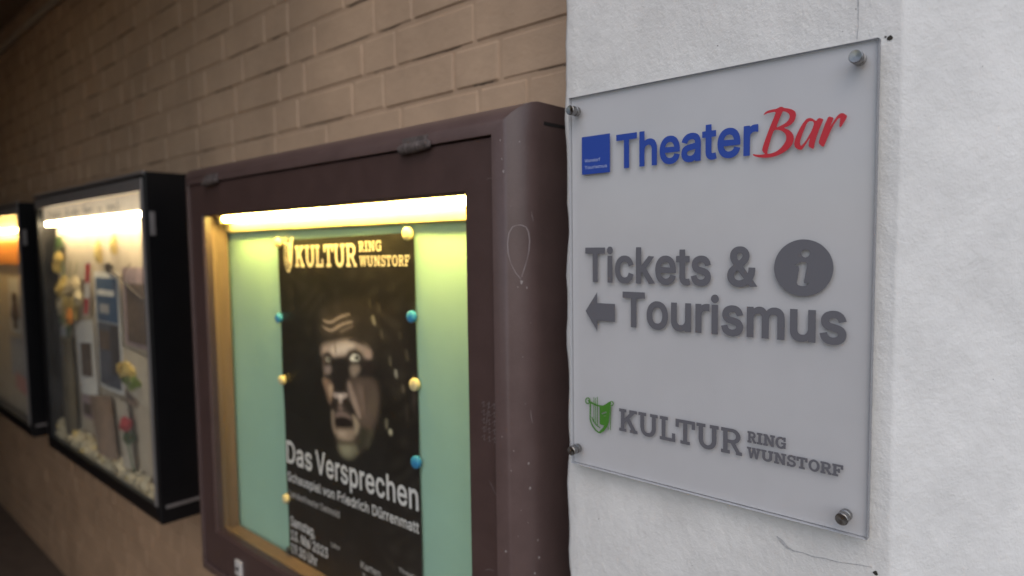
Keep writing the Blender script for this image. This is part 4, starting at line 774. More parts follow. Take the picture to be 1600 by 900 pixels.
# the printed photograph: soft shapes laid over each other, (outline, printed sRGB colour, softness)
PRINT = [
 ([(40,30),(200,10),(330,60),(370,200),(350,330),(330,380),(60,320),(30,150)],(46,38,29),40),
 ([(55,95),(210,85),(240,180),(180,215),(70,205)],(64,52,41),25),
 ([(62,425),(112,470),(104,600),(122,740),(160,845),(225,848),(300,780),(338,640),(345,450),(200,425)],(68,54,43),24),
 ([(330,60),(420,100),(500,260),(500,480),(430,560),(370,480),(350,240)],(36,29,22),45),
 ([(48,108),(80,122),(108,126),(150,102),(212,96),(200,106),(155,116),(112,140),(75,134)],(158,136,120),6),
 ([(48,142),(80,160),(108,172),(155,142),(220,134),(222,146),(165,156),(112,186),(80,174)],(158,136,120),6),
 ([(150,186),(185,168),(226,158),(222,170),(190,180),(158,196)],(118,100,86),6),
 ([(48,262),(70,240),(120,238),(160,228),(205,228),(245,248),(280,262),(310,290),(314,325),(290,340),(262,300),(230,280),(200,290),(185,318),(110,322),(90,296),(70,292),(52,312)],(158,136,124),20),
 ([(110,262),(160,245),(215,250),(235,270),(195,285),(180,305),(120,305),(100,280)],(208,190,179),22),
 ([(55,270),(85,255),(95,280),(65,290)],(178,152,137),10),
 ([(122,235),(129,232),(136,300),(127,302)],(128,108,97),6),
 ([(200,226),(250,223),(288,262),(272,264),(240,244),(205,240)],(60,48,40),10),
 ([(280,285),(312,290),(316,335),(292,338)],(170,140,126),12),
 ([(58,315),(75,292),(100,294),(116,330),(105,360),(75,355)],(66,53,46),8),
 ([(188,330),(200,296),(232,284),(262,300),(272,335),(255,360),(205,362)],(62,50,43),9),
 ([(52,300),(72,300),(78,440),(60,440)],(92,74,62),10),
 ([(72,330),(80,316),(96,314),(104,330),(96,344),(80,343)],(168,164,145),4),
 ([(204,332),(216,311),(236,306),(256,316),(259,336),(242,346),(216,346)],(214,212,196),4),
 ((92,329,9),(42,46,38),5), ((243,326,12),(62,68,58),5), ((242,328,8),(14,14,13),3), ((234,319,4),(190,190,180),3),
 ([(112,330),(190,322),(198,370),(186,450),(190,500),(150,505),(118,500),(106,450),(108,380)],(32,24,20),16),
 ([(68,365),(102,362),(106,395),(88,412),(70,400)],(150,128,119),16),
 ([(205,366),(250,362),(262,385),(245,412),(225,432),(208,410)],(150,128,108),17),
 ([(262,340),(330,345),(325,420),(270,420)],(40,28,24),18),
 ([(52,430),(90,440),(110,465),(112,510),(100,560),(92,575),(75,510),(58,460)],(150,112,80),16),
 ([(85,470),(108,465),(108,500),(98,545)],(200,160,116),12),
 ([(200,440),(250,430),(320,430),(345,470),(345,560),(335,660),(300,700),(270,690),(240,640),(215,560),(195,500)],(92,73,61),26),
 ([(235,470),(270,470),(290,540),(300,620),(280,640),(255,560)],(124,99,84),24),
 ([(192,455),(205,450),(228,510),(250,580),(262,640),(250,640),(225,590),(200,520)],(160,133,116),13),
 ([(280,480),(288,478),(296,600),(286,640)],(80,63,52),13),
 ([(300,500),(335,490),(342,570),(330,640),(310,620)],(98,80,62),18),
 ([(108,515),(125,508),(150,515),(185,508),(194,525),(175,540),(165,545),(158,570),(145,570),(140,548),(118,535)],(180,157,144),7),
 ((133,549,8),(35,25,22),6), ((178,552,9),(35,25,22),6), ((153,529,11),(220,200,186),9),
 ([(165,560),(195,540),(225,600),(240,640),(215,625),(190,600)],(38,28,24),9),
 ([(100,560),(128,550),(135,595),(115,610),(104,600)],(45,32,26),9),
 ([(140,575),(160,575),(168,605),(140,605)],(124,98,88),8),
 ([(102,600),(118,615),(118,690),(135,730),(118,735),(104,680)],(150,126,102),12),
 ([(215,618),(245,650),(258,690),(240,730),(215,725),(228,690),(222,650)],(158,138,110),13),
 ([(118,632),(145,605),(175,612),(215,638),(210,648),(165,635),(130,645)],(126,100,90),10),
 ([(122,650),(150,642),(190,645),(220,668),(212,688),(175,696),(135,694),(122,675)],(30,16,14),9),
 ([(125,702),(170,704),(220,698),(235,725),(215,765),(160,772),(130,750)],(150,126,101),18),
 ([(135,714),(190,714),(185,745),(145,745)],(178,152,127),15),
 ([(135,762),(185,772),(235,758),(230,772),(185,786),(140,776)],(88,75,54),14),
 ([(135,785),(180,788),(235,780),(250,810),(225,850),(195,862),(160,848)],(122,118,86),22),
 ([(160,795),(210,795),(205,830),(170,830)],(142,138,102),20),
 ([(255,680),(300,690),(290,760),(260,810),(240,790),(255,740)],(52,50,32),18),
 ([(300,700),(325,690),(310,770),(285,800)],(72,68,46),18),
 ([(312,125),(325,118),(338,170),(326,172)],(135,125,95),7), ([(356,200),(366,196),(372,238),(362,240)],(80,72,52),7),
 ([(420,395),(432,390),(436,430),(426,436)],(150,145,125),6), ([(378,640),(392,630),(392,680),(382,690)],(110,105,82),7),
 ([(394,688),(412,680),(414,712),(400,716)],(165,160,130),6), ([(296,40),(306,36),(312,80),(302,84)],(66,58,38),8),
 ([(396,330),(406,326),(410,372),(400,376)],(92,86,66),7), ([(340,70),(352,66),(356,110),(346,112)],(62,54,38),9),
 ([(470,300),(478,298),(484,352),(474,352)],(80,72,56),8), ([(440,215),(448,212),(452,250),(442,252)],(66,60,44),8),
 ([(452,470),(462,462),(468,500),(456,505)],(88,80,62),7), ([(500,420),(508,418),(514,600),(504,602)],(60,46,38),9),
 ([(470,560),(478,556),(486,640),(474,640)],(52,42,34),9),
]


def lin(c):
    c /= 255.0
    return c / 12.92 if c < .04045 else ((c + .055) / 1.055) ** 2.4


LAYERS = []
for shp, c, soft in PRINT:
    if isinstance(shp[0], tuple):                # round the outline off
        for _ in (0, 1):
            shp = [q for (a0, b0), (a1, b1) in zip(shp, shp[1:] + shp[:1]) for q in ((a0 * .75 + a1 * .25, b0 * .75 + b1 * .25), (a0 * .25 + a1 * .75, b0 * .25 + b1 * .75))]
    if len(shp) == 3 and not isinstance(shp[0], tuple):
        bb = (shp[0] - shp[2] - soft, shp[0] + shp[2] + soft, shp[1] - shp[2] - soft, shp[1] + shp[2] + soft)
    else:
        us, vs_ = [p[0] for p in shp], [p[1] for p in shp]
        bb = (min(us) - soft, max(us) + soft, min(vs_) - soft, max(vs_) + soft)
    LAYERS.append((shp, [lin(q) for q in c], soft, bb))


def shape_dist(shp, u, v):
    if not isinstance(shp[0], tuple):
        return math.hypot(u - shp[0], v - shp[1]) - shp[2]
    best, ins = 1e9, False
    ax, ay = shp[-1]
    for bx, by in shp:
        dx, dy = bx - ax, by - ay
        t = max(0.0, min(1.0, ((u - ax) * dx + (v - ay) * dy) / (dx * dx + dy * dy)))
        best = min(best, (u - ax - t * dx) ** 2 + (v - ay - t * dy) ** 2)
        if (ay > v) != (by > v) and u < ax + (v - ay) * dx / dy:
            ins = not ins
        ax, ay = bx, by
    d = math.sqrt(best)
    return -d if ins else d


def portrait(x, z):
    """printed portrait: a gaunt frightened man lit from below; returns linear rgb"""
    u, v = to_face(x, z)
    c = [0.0085, 0.0066, 0.0052]
    n1 = math.sin(u * 0.043 + 2.1 * math.sin(v * .021)) * math.sin(v * 0.037 + 1.7 * math.sin(u * 0.026))
    for shp, col, soft, bb in LAYERS:
        if bb[0] < u < bb[1] and bb[2] < v < bb[3]:
            a = 1 - sm(-soft, soft, shape_dist(shp, u, v))
            if a > 0:
                c = [p + (q - p) * a for p, q in zip(c, col)]
    g2 = math.sin(u * 0.31 + 3.1 * math.sin(v * .13)) * math.sin(v * 0.24 + 2.7 * math.sin(u * 0.17))
    k = 1 + 0.07 * g2 + 0.05 * n1
    h = 0.010 * max(0, n1) * (1 - sm(100, 420, v) * (1 - sm(330, 420, u)))
    lum = 0.3 * c[0] + 0.6 * c[1] + 0.1 * c[2]
    return tuple(max(0, (q * .65 + lum * .35) * k * 1.1 + h * e) for q, e in zip(c, (1, .9, .7)))


PT = math.radians(0.9)
PX, PZ = -0.8755, 0.3215                        # upper left corner of the sheet
PWD, PHT = 0.486, 0.800
pst = thing('theatre_poster', (PX + PWD / 2, 0.052, PZ - PHT), 'black theatre poster with a frightened face and white title, pinned to the green board', 'poster')


def bulge(u, v):
    return 0.0505 - 0.0016 * math.sin(u * math.pi) * (0.6 + 0.4 * math.sin(v * 9)) - 0.0007 * math.sin(v * 21 + u * 3)


def on_poster(u, v, lift=0.0):
    x = PX + u * PWD * math.cos(PT) + v * PHT * math.sin(PT) * 0.35
    z = PZ + u * PWD * math.sin(PT) - v * PHT
    return (x, bulge(u, v) - lift, z)


NU, NV = 132, 216
mb = MB().sheet(lambda u, v: on_poster(u, v), NU, NV)
ps = build('printed_sheet', mb, M['poster'], pst, smooth=True)
ca = ps.data.color_attributes.new('print', 'FLOAT_COLOR', 'POINT')
for i, q in enumerate(mb.v):
    ca.data[i].color = (*portrait(q[0], q[2]), 1)


def pz(x, z, lift=0.0006):
    """a point of the poster's face for wall coordinates (x, z)"""
    u = (x - PX) / PWD
    v = (PZ + u * PWD * math.sin(PT) - z) / PHT
    return (x, bulge(u, v) - lift, z)


def slant(loops, x0, s=math.tan(PT)):
    return [[(a, b + (a - x0) * s) for a, b in l] for l in loops]


def print_text(name, loops, m, x0, label=None):
    mbx = MB().polys(slant(loops, x0), lambda a, b: pz(a, b))
    o = build(name, mbx, m, pst)
    if label:
        o['label'] = label


T = text_loops
hd = slab_loops([('K', -.797, -.757), ('U', -.753, -.713), ('L', -.709, -.678), ('T', -.675, -.638), ('U', -.635, -.594), ('R', -.590, -.552)], 0.2605, 0.0475)
hd += slab_loops([('R', -.542, -.525), ('I', -.522, -.512), ('N', -.509, -.488), ('G', -.485, -.467)], 0.2905, 0.0205)
hd += slab_loops([('W', -.542, -.517), ('U', -.515, -.495), ('N', -.492, -.472), ('S', -.469, -.455), ('T', -.453, -.436), ('O', -.433, -.416), ('R', -.413, -.397), ('F', -.394, -.380)], 0.2615, 0.0205)
hd = [[(-0.797 + (a + 0.797) * 0.945, b) for a, b in l] for l in hd]
print_text('header_lettering', hd, M['print_cream'], -0.797, 'cream lettering reading KULTUR RING WUNSTORF')
em = [pairs(l, 1e-5) for l in ART['lyre']]
em = [[(-0.853 + (a - 0.0248) * 1.08, 0.249 + (b - 0.0515) * 1.75) for a, b in l] for l in em]
print_text('lyre_emblem', em, M['print_cream'], -0.85)
print_text('title_lettering', T('Das', 'post', -0.868, -0.757, -0.1985, 0.0530) + T('Versprechen', 'post', -0.742, -0.393, -0.1985, 0.0530), M['print_white'], -0.868, 'white title reading Das Versprechen')
print_text('author_lettering', T('Schauspiel von Friedrich Dürrenmatt', 'post', -0.866, -0.393, -0.2420, 0.0225), M['print_white'], -0.866)
print_text('company_lettering', T('Landestheater Detmold', 'post', -0.862, -0.655, -0.2790, 0.0155), M['print_grey'], -0.862)
print_text('date_lettering', T('Samstag,', 'post', -0.862, -0.755, -0.3500, 0.0235) + T('13. Mai 2023', 'post', -0.862, -0.703, -0.3830, 0.0235) + T('19.30 Uhr', 'post', -0.862, -0.748, -0.4150, 0.0235), M['print_white'], -0.862)
print_text('ticket_lettering', T('Karten', 'post', -0.580, -0.513, -0.3600, 0.0150) + T('Tourismus Wunstorf', 'post', -0.575, -0.400, -0.3800, 0.0110), M['print_grey'], -0.58)
print_text('hour_lettering', T('Uhr', 'post', -0.690, -0.655, -0.3480, 0.0105), M['print_grey'], -0.69)
print_text('small_lettering', T('Theater', 'post', -0.455, -0.392, -0.3270, 0.0090), M['print_grey'], -0.455)
lg = MB()
lg.polys(slant([[(-0.866, -0.475), (-0.832, -0.475), (-0.832, -0.424), (-0.866, -0.424)]], -0.866), lambda a, b: pz(a, b), 0)
lg.polys(slant([[(-0.831, -0.475), (-0.742, -0.475), (-0.742, -0.426), (-0.831, -0.426)]], -0.866), lambda a, b: pz(a, b), 1)
lg.polys(slant([[(-0.815, -0.472), (-0.765, -0.472), (-0.775, -0.455), (-0.80, -0.452)]], -0.866), lambda a, b: pz(a, b, 0.0009), 2)
build('sponsor_logo', lg, [M['blue'], M['print_white'], M['print_grey']], pst)

pin0 = None
pins = [(-0.8755, 0.1415, 'blue', 'blue board magnet on the upper left edge of the dark poster'),
        (-0.3945, 0.1755, 'blue', 'blue board magnet on the upper right edge of the dark poster'),
        (-0.8680, -0.0030, 'cream', 'cream board magnet halfway down the left edge of the dark poster'),
        (-0.3915, 0.0500, 'cream', 'cream board magnet halfway down the right edge of the dark poster'),
        (-0.3905, -0.0950, 'blue', 'bright blue board magnet low on the right edge, beside the white title'),
        (-0.8720, -0.2870, 'cream', 'cream board magnet low on the left edge, beside the small white lines'),
        (-0.4005, 0.3270, 'cream', 'cream board magnet holding the top right corner of the dark poster'),
        (-0.8660, 0.3160, 'cream', 'yellowish board magnet holding the top left corner of the dark poster'),
        (-0.8640, -0.4080, 'dark', 'small dark board magnet at the lower left edge of the poster')]
for x, z, c, lab in pins:
    s = 0.75 if c == 'dark' else 1.12
    mb = MB()
    yb = pz(x, z)[1] - 0.0004
    s *= rnd.uniform(.9, 1.08)
    mb.lathe((x, yb, z), (0, -1, 0), [(0, .0100 * s), (.004, .0105 * s), (.0075, .0098 * s), (.0092, .0075 * s), (.0098, .003 * s)], 24)
    o = build('board_magnet', mb, M['pin_' + c], smooth=True)
    tag(o, lab, 'magnet', 'magnets holding the theatre poster')


# ------------------------------------------------------------ black showcases
def black_case(x0, x1, z0, z1, lamp, label, header=True):
    c = thing('black_showcase', ((x0 + x1) / 2, BW, z0), label, 'showcase', 'black lit showcases on the brick wall')
    rz, rs, rb = 0.055, 0.045, 0.050                    # rail heights
    gi = (x0 + rs, x1 - rs * 0.9, z0 + rb, z1 - rz)
    mb = MB()
    mb.ring((x0, x1, z0, z1), (x0 + 0.022, x1 - 0.022, z0 + 0.022, z1 - 0.022), [(0, BW - 0.001), (0, 0.006), (0.15, 0.003), (1.0, 0.003), (1.0, 0.085)])
    mb.box(x0 + 0.02, x1 - 0.02, 0.080, 0.084, z0 + 0.02, z1 - 0.02)
    h = build('housing', mb, M['black'], c)
    mb = MB(); mb.cbox(x1 - 0.001, x1 + 0.004, 0.018, 0.19, z0 + 0.047, z0 + 0.057, 0.001)
    build('side_trim', mb, M['silver'], h)
    mb = MB(); mb.cbox(x1 - 0.001, x1 + 0.004, 0.012, 0.026, z0 + 0.87, z0 + 0.94, 0.001)
    build('side_latch', mb, M['silver'], h)
    mb = MB(); mb.cbox(x0 + 0.0225, x1 - 0.0225, 0.0, 0.018, gi[3], z1 - 0.0165, 0.0015)
    mb.cbox(x0 + 0.002, x1 - 0.002, -0.001, 0.010, z1 - 0.008, z1 + 0.002, 0.001)
    build('top_rail', mb, M['silver'], c)
    mb = MB(); mb.cbox(x0 + 0.0225, x1 - 0.0225, 0.0, 0.018, z0 + 0.0225, gi[2], 0.0015)
    build('bottom_rail', mb, M['black'], c)  # aluminium rail coloured black: the shade at the bottom is painted in
    mb = MB(); mb.cbox(x0 + 0.0225, gi[0], 0.0005, 0.018, gi[2] + 0.0005, gi[3] - 0.0005, 0.001)
    a = build('side_rail', mb, M['black'], c)
    mb = MB(); mb.cbox(gi[1], x1 - 0.0225, 0.0005, 0.018, gi[2] + 0.0005, gi[3] - 0.0005, 0.001)
    build('side_rail', mb, M['silver'], c)
    mb = MB(); mb.add([(gi[0] - .002, .010, gi[2] - .002), (gi[1] + .002, .010, gi[2] - .002), (gi[1] + .002, .010, gi[3] + .002), (gi[0] - .002, .010, gi[3] + .002)], [(0, 1, 2, 3)])
    build('glass_pane', mb, M['glass_dust_haze'], c)
    mb = MB(); mb.box(x0 + 0.024, x1 - 0.024, 0.070, 0.076, z0 + 0.024, z1 - 0.024)
    build('back_panel', mb, M['panel_white'], c)
    mb = MB(); mb.lathe((x0 + 0.05, 0.034, z1 - 0.118), (1, 0, 0), [(0, .007), (.003, .008), (x1 - x0 - .103, .008), (x1 - x0 - .1, .007)], 16)
    build('lamp_tube', mb, lamp, c, smooth=True)
    if header:
        mb = MB(); mb.box(x0 + 0.03, x1 - 0.03, 0.026, 0.029, z1 - 0.108, z1 - 0.045)
        hp = build('header_panel', mb, mat('header_sign_white', (0.62, 0.55, 0.46), 0.7, emit=((1.0, 0.80, 0.56), 0.42)), c)
        x = x0 + 0.10
        r2 = random.Random(5)
        ink = mat('header_grey_letters', (0.20, 0.17, 0.15), 0.8)
        for word in (8, 7, 5, 2, 5):
            mb = MB()
            for q in range(word):
                hh = r2.choice((.022, .022, .036))
                wd = r2.uniform(.016, .026)
                zb = z1 - 0.098
                mb.polys([[(x, zb), (x + .005, zb), (x + .005, zb + hh), (x, zb + hh)]], lambda p, q_: (p, 0.0255, q_))
                if r2.random() < .7:
                    mb.polys([[(x + .005, zb + .012), (x + wd * .8, zb + .012), (x + wd * .8, zb + .017), (x + .005, zb + .017)]], lambda p, q_: (p, 0.0255, q_))
                if r2.random() < .6:
                    mb.polys([[(x + wd * .8 - .005, zb), (x + wd * .8, zb), (x + wd * .8, zb + .012), (x + wd * .8 - .005, zb + .012)]], lambda p, q_: (p, 0.0254, q_))
                x += wd + .004
            x += .045
            build('header_word', mb, ink, hp)
    return c


C2 = black_case(-2.765, -1.535, -0.525, 0.531, M['lamp_white'], 'black showcase with white lit header, flowers and leaflets, next to the brown one')
C3 = black_case(-4.290, -3.030, -0.540, 0.520, M['lamp_amber'], 'black showcase at the far left with amber light and orange banner', header=False)


def paper(name, quad, m, y, label, cat, th=0.0012, curl=0.004):
    """pinned sheet of paper; quad = four (x, z) corners from upper left, clockwise"""
    (ax, az), (bx, bz), (cx, cz), (dx, dz) = quad
    def fn(u, v, l=0.0):
        x = (ax * (1 - u) + bx * u) * (1 - v) + (dx * (1 - u) + cx * u) * v
        z = (az * (1 - u) + bz * u) * (1 - v) + (dz * (1 - u) + cz * u) * v
        return (x, y - curl * math.sin(u * 3.1) * v - l, z)
    mb = MB().sheet(lambda u, v: fn(u, v), 6, 8).sheet(lambda u, v: fn(u, v, -th), 6, 8)
    o = build(name, mb, m, smooth=True)
    tag(o, label, cat)
    return o, fn


def rectq(x0, x1, z0, z1): return [(x0, z1), (x1, z1), (x1, z0), (x0, z0)]


def patch(name, fn, m, parent, u0, u1, v0, v1, lift=0.001):
    mb = MB().sheet(lambda a, b: fn(u0 + (u1 - u0) * a, v0 + (v1 - v0) * b, lift), 5, 5)
    return build(name, mb, m, parent, smooth=True)


mp_blue = mat('blue_poster_ink', (0.035, 0.085, 0.17), 0.6, var=0.15, vscale=20)
mp_slate = mat('slate_poster_ink', (0.07, 0.075, 0.10), 0.6, var=0.4, vscale=25)
mp_dark = mat('dark_photo_ink', (0.05, 0.042, 0.045), 0.6, var=0.6, vscale=35)
mp_tan = mat('tan_paper', (0.28, 0.185, 0.12), 0.8, var=0.25, vscale=18)
mp_beige = mat('beige_paper', (0.50, 0.43, 0.33), 0.8, var=0.1, vscale=18)
mp_pink = mat('pink_photo_ink', (0.36, 0.26, 0.26), 0.7, var=0.35, vscale=30)
mp_brown = mat('brown_photo_ink', (0.10, 0.065, 0.045), 0.7, var=0.5, vscale=40)
mp_orange = mat('orange_ink', (0.62, 0.22, 0.02), 0.7, var=0.1, vscale=20)
mp_yellow = mat('yellow_petal', (0.58, 0.44, 0.14), 0.8, var=0.3, vscale=60)
mp_cream = mat('cream_petal', (0.60, 0.51, 0.33), 0.8, var=0.3, vscale=60)
mp_red = mat('red_paint', (0.45, 0.03, 0.03), 0.6)
mp_leaf = mat('leaf_green', (0.06, 0.10, 0.03), 0.7, var=0.3, vscale=60)
mp_olive = mat('olive_vase_glaze', (0.10, 0.082, 0.05), 0.45, var=0.3, vscale=25, stretch=(1, 1, .2))
mp_greyb = mat('greyish_cloth', (0.34, 0.34, 0.35), 0.85, var=0.15, vscale=10)
YB = 0.068

o, fn = paper('event_poster', rectq(-2.255, -1.985, -0.205, 0.225), M['paper_white'], 0.062, 'white edged poster with blue upper half and dark picture in the second showcase', 'poster')
patch('blue_print', fn, mp_blue, o, .08, .92, .05, .42)
patch('title_band', fn, M['paper_white'], o, .14, .82, .15, .20, .0016)
patch('pale_triangle', fn, M['print_grey'], o, .2, .6, .27, .35, .0016)
patch('dark_print', fn, mp_slate, o, .08, .92, .43, .97)
patch('figure_print', fn, mp_dark, o, .62, .92, .44, .85, .0016)
patch('brown_print', fn, mp_brown, o, .12, .58, .50, .66, .0016)
o, fn = paper('photo_sheet', rectq(-1.945, -1.64, -0.02, 0.245), mp_pink, 0.060, 'pinkish sheet with a dark photograph, right of the blue topped poster', 'poster')
patch('photo_print', fn, mp_brown, o, .10, .85, .2, .95)
o, fn = paper('leaflet', [(-1.955, -0.03), (-1.70, -0.05), (-1.66, -0.22), (-1.98, -0.16)], mp_beige, 0.055, 'beige folded leaflet under the pinkish photo sheet', 'leaflet', curl=0.012)
o, fn = paper('leaflet', [(-2.515, 0.02), (-2.29, 0.04), (-2.265, -0.25), (-2.48, -0.26)], M['paper_white'], 0.060, 'pale leaflet with a brown picture between the vase and the blue topped poster', 'leaflet', curl=0.01)
patch('picture_print', fn, mp_brown, o, .25, .85, .3, .75)
o, fn = paper('leaflet', [(-2.30, -0.245), (-2.06, -0.215), (-2.02, -0.44), (-2.24, -0.45)], mp_tan, 0.040, 'tan leaflet standing below the blue topped poster', 'leaflet', curl=0.016)
o, fn = paper('leaflet', [(-2.05, -0.215), (-1.92, -0.22), (-1.88, -0.44), (-1.99, -0.45)], mp_beige, 0.048, 'beige leaflet standing between the tan leaflet and the red flower', 'leaflet', curl=0.012)
o, fn = paper('notice_strip', [(-2.300, 0.255), (-2.235, 0.262), (-2.290, 0.06), (-2.352, 0.055)], M['paper_white'], 0.050, 'narrow red and white strip beside the yellow bouquet', 'strip')
patch('red_print', fn, mp_red, o, .05, .95, .02, .38)
patch('red_print', fn, mp_red, o, .05, .95, .68, .98)
o, fn = paper('backing_cloth', [(-2.74, -0.02), (-2.66, -0.02), (-2.60, -0.46), (-2.74, -0.46)], mp_greyb, 0.064, 'greyish cloth hanging behind the olive vase', 'cloth', curl=0.02)


def leafy(mb, c, r, n, seed, size, mi=0):
    q = random.Random(seed)
    for _ in range(n):
        d = Vector((q.gauss(0, 1), q.gauss(0, 1), q.gauss(0, 1))).normalized()
        p = Vector((c[0] + d.x * r[0] * q.uniform(.3, 1), min(c[1] + d.y * r[1] * q.uniform(.3, 1), YB - .006), c[2] + d.z * r[2] * q.uniform(.3, 1)))
        a = d.orthogonal().normalized() * size * q.uniform(.6, 1.2)
        b = d.cross(a).normalized() * size * q.uniform(.4, .9)
        t = d * size * .35
        pts = [p - a, p - a * .4 + b + t, p + a * .5 + b * .8 + t, p + a, p + a * .4 - b + t, p - a * .5 - b * .8 + t]
        mb.add([(x.x, min(x.y, YB - .001), x.z) for x in pts], [(0, 1, 2, 3), (0, 3, 4, 5)], mi)


bq = thing('flower_bouquet', (-2.58, 0.05, -0.06), 'yellow and cream flower bouquet standing in the olive vase', 'flowers')
mb = MB()
for i, (x, z, s) in enumerate(((-2.62, .075, .048), (-2.54, .09, .055), (-2.46, .10, .05), (-2.50, .15, .045), (-2.58, .16, .045), (-2.64, .14, .035), (-2.44, .17, .035), (-2.66, .235, .028), (-2.63, .275, .024), (-2.40, .12, .03), (-2.56, .04, .05), (-2.48, .055, .04))):
    leafy(mb, (x, .046, z), (s, .016, s), 110, i, .0085, 0 if i % 3 else 1)
build('blossom', mb, [mp_yellow, mp_cream], bq)
mb = MB()
for x, z in ((-2.64, .31), (-2.60, .27), (-2.50, .26), (-2.42, .26), (-2.44, .16), (-2.38, .14)):
    mb.tube([(-2.575, .05, -.05), ((x - 2.575) / 2 - .01, .052, z * .4), (x, .055, z)], [.004, .003, .0015], 6)
leafy(mb, (-2.645, .055, .325), (.03, .008, .04), 26, 99, .016)
leafy(mb, (-2.60, .05, .03), (.06, .012, .03), 40, 98, .015)
build('stem', mb, mp_leaf, bq)
mb = MB(); mb.lathe((-2.575, .045, -.47), (0, 0, 1), [(0, .030), (.01, .036), (.12, .038), (.30, .034), (.38, .028), (.42, .034), (.425, .030)], 20)
for i, q in enumerate(mb.v):
    mb.v[i] = (-2.575 + (q[0] + 2.575) * 1.5, .045 + (q[1] - .045) * .55, q[2])
tag(build('flower_vase', mb, mp_olive, smooth=True), 'tall olive brown vase holding the yellow bouquet', 'vase')
mb = MB()
for i in range(6):
    a = i * math.pi / 3
    mb.ball((-2.465 + .018 * math.cos(a), .030, .045 + .018 * math.sin(a)), (.016, .007, .016), 8)
mb.ball((-2.465, .027, .045), (.010, .008, .010), 8)
tag(build('orange_flower', mb, mp_orange, smooth=True), 'orange flower tucked below the yellow bouquet', 'flower')
for x, z, s, lab in ((-2.185, .300, 1.0, 'yellowish dried leaf on the white panel, above the blue topped poster'), (-2.02, .325, .85, 'small yellowish dried leaf on the white panel, nearer the right frame')):
    ol = [(x + .022 * s * math.sin(t) * (1 - .25 * math.cos(t)), z + .045 * s * math.cos(t)) for t in [i * math.pi / 9 for i in range(18)]]
    mb = MB().polys([ol], lambda a, b: (a, YB - .004 - .01 * abs(a - x) / .02, b))
    mb.polys([ol], lambda a, b: (a, YB - .002, b))
    tag(build('dried_leaf', mb, mp_yellow), lab, 'leaf', 'dried leaves on the panel')
mb = MB()
leafy(mb, (-1.90, .045, -.105), (.085, .018, .035), 200, 31, .009, 0)
leafy(mb, (-1.86, .045, -.135), (.085, .018, .03), 180, 32, .009, 1)
tag(build('leaf_garland', mb, [mp_yellow, mat('fresh_green', (0.20, 0.26, 0.05), .7, var=.3, vscale=50)]), 'yellow green leafy garland near the right frame of the second showcase', 'garland')
rf = thing('paper_flower', (-1.90, 0.045, -0.46), 'red flower on a green stem near the right frame of the second showcase', 'flower')
mb = MB(); leafy(mb, (-1.925, .042, -.292), (.030, .014, .022), 90, 41, .013)
build('blossom', mb, mp_red, rf)
mb = MB(); mb.tube([(-1.925, .045, -.30), (-1.915, .045, -.36), (-1.885, .048, -.45)], .005, 8)
leafy(mb, (-1.915, .046, -.335), (.028, .01, .022), 40, 42, .015)
build('stem', mb, mp_leaf, rf)
mb = MB()
q = random.Random(3)
for i in range(900):
    u = q.random()
    x = -2.72 + 1.10 * u
    hh = .055 * (1 - u) ** .6 + .03
    p = Vector((x, q.uniform(.026, .062), -.498 + q.random() * hh))
    a = Vector((q.gauss(0, 1), q.gauss(0, .4), q.gauss(0, 1))).normalized() * q.uniform(.006, .015)
    b = a.orthogonal().normalized() * q.uniform(.004, .010)
    vs = [p - a - b, p + a - b, p + a + b, p - a + b]
    mb.add([(v.x, min(max(v.y, .013), YB - .001), max(v.z, -.4985)) for v in vs], [(0, 1, 2, 3)], 0 if q.random() < .93 else 1)
mb.box(-2.73, -1.565, .026, .066, -.5005, -.488)
tag(build('petal_litter', mb, [mp_cream, mp_yellow]), 'cream scattered petals along the floor of the second showcase', 'petals', kind='stuff')

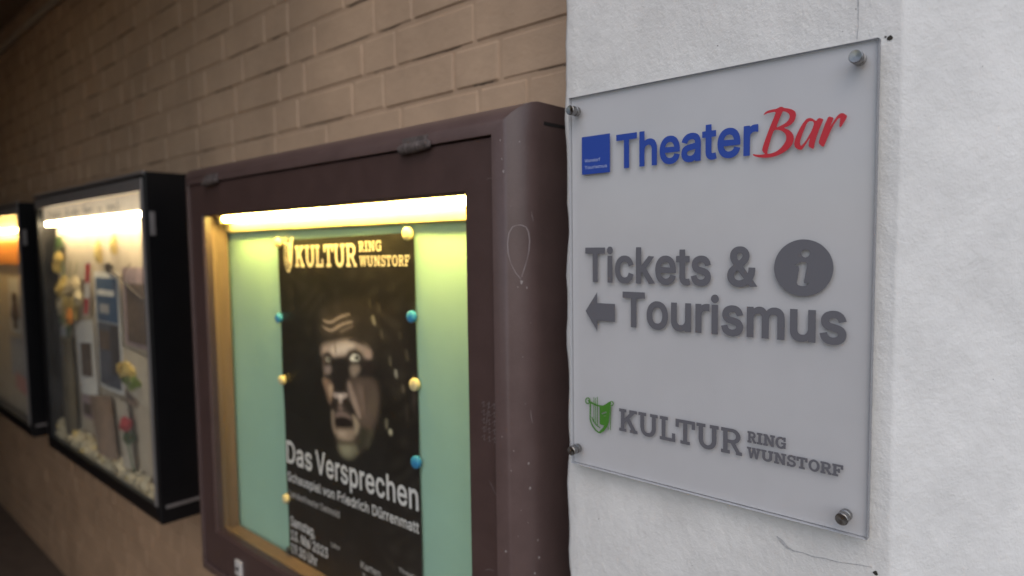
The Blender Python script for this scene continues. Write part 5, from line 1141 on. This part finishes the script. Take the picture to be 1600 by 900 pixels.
for (x0, x1, z0, z1, m_, lab) in ((-2.44, -2.32, 0.10, 0.24, mp_beige, 'small beige card behind the red and white strip'), (-2.50, -2.36, -0.36, -0.27, mp_pink, 'small pinkish card low beside the olive vase'), (-1.99, -1.88, -0.23, -0.12, mp_tan, 'small tan card half hidden by the leafy garland')):
    o, fn = paper('card', rectq(x0, x1, z0, z1), m_, 0.0655, lab, 'card')
    patch('card_print', fn, mp_brown, o, .15, .85, .35, .85)
mb = MB()
mb.tube([(-2.07, .058, .245), (-2.03, .055, .225), (-1.93, .056, .20), (-1.80, .058, .155), (-1.70, .06, .13)], [.010, .006, .004, .003, .002], 6)
mb.tube([(-1.93, .056, .20), (-1.90, .054, .235), (-1.84, .056, .26)], [.003, .002, .001], 6)
leafy(mb, (-2.06, .055, .24), (.022, .008, .018), 22, 77, .013)
tag(build('dark_twig', mb, mat('dark_bark', (0.05, 0.04, 0.035), .8)), 'dark curved twig above the pinkish photo sheet', 'twig')

# third showcase contents
o, fn = paper('orange_banner', rectq(-4.20, -3.08, 0.24, 0.355), mp_orange, 0.062, 'orange banner across the top of the far left showcase', 'banner', curl=0.002)
o, fn = paper('notice_sheet', rectq(-3.62, -3.40, -0.10, 0.17), M['paper_white'], 0.060, 'pale notice sheet with a dark picture under the orange banner', 'notice')
patch('picture_print', fn, mp_brown, o, .3, .8, .5, .95)
o, fn = paper('notice_sheet', rectq(-3.38, -3.16, -0.16, 0.16), mp_beige, 0.060, 'beige notice sheet under the orange banner, nearest the right frame', 'notice')
patch('picture_print', fn, mp_tan, o, .1, .9, .5, .95)
o, fn = paper('notice_sheet', rectq(-3.66, -3.36, -0.33, -0.13), mp_greyb, 0.060, 'greyish notice sheet low in the far left showcase', 'notice')
o, fn = paper('pink_leaflet', [(-3.50, -0.30), (-3.16, -0.33), (-3.16, -0.40), (-3.52, -0.38)], mat('pink_paper', (0.5, 0.24, 0.22), .8), 0.046, 'pink leaflet lying low in the far left showcase', 'leaflet')
mb = MB()
mb.lathe((-3.43, .045, -.03), (0, 0, 1), [(0, .022), (.02, .026), (.06, .020), (.085, .012), (.095, .016), (.115, .017), (.13, .010), (.136, .003)], 18)
for i, p in enumerate(mb.v):
    mb.v[i] = (p[0], .045 + (p[1] - .045) * .7, p[2])
tag(build('wood_figurine', mb, mat('dark_wood', (0.06, 0.035, 0.022), .5, var=.3, vscale=40), smooth=True), 'dark turned wooden figurine in front of the notices in the far left showcase', 'figurine')
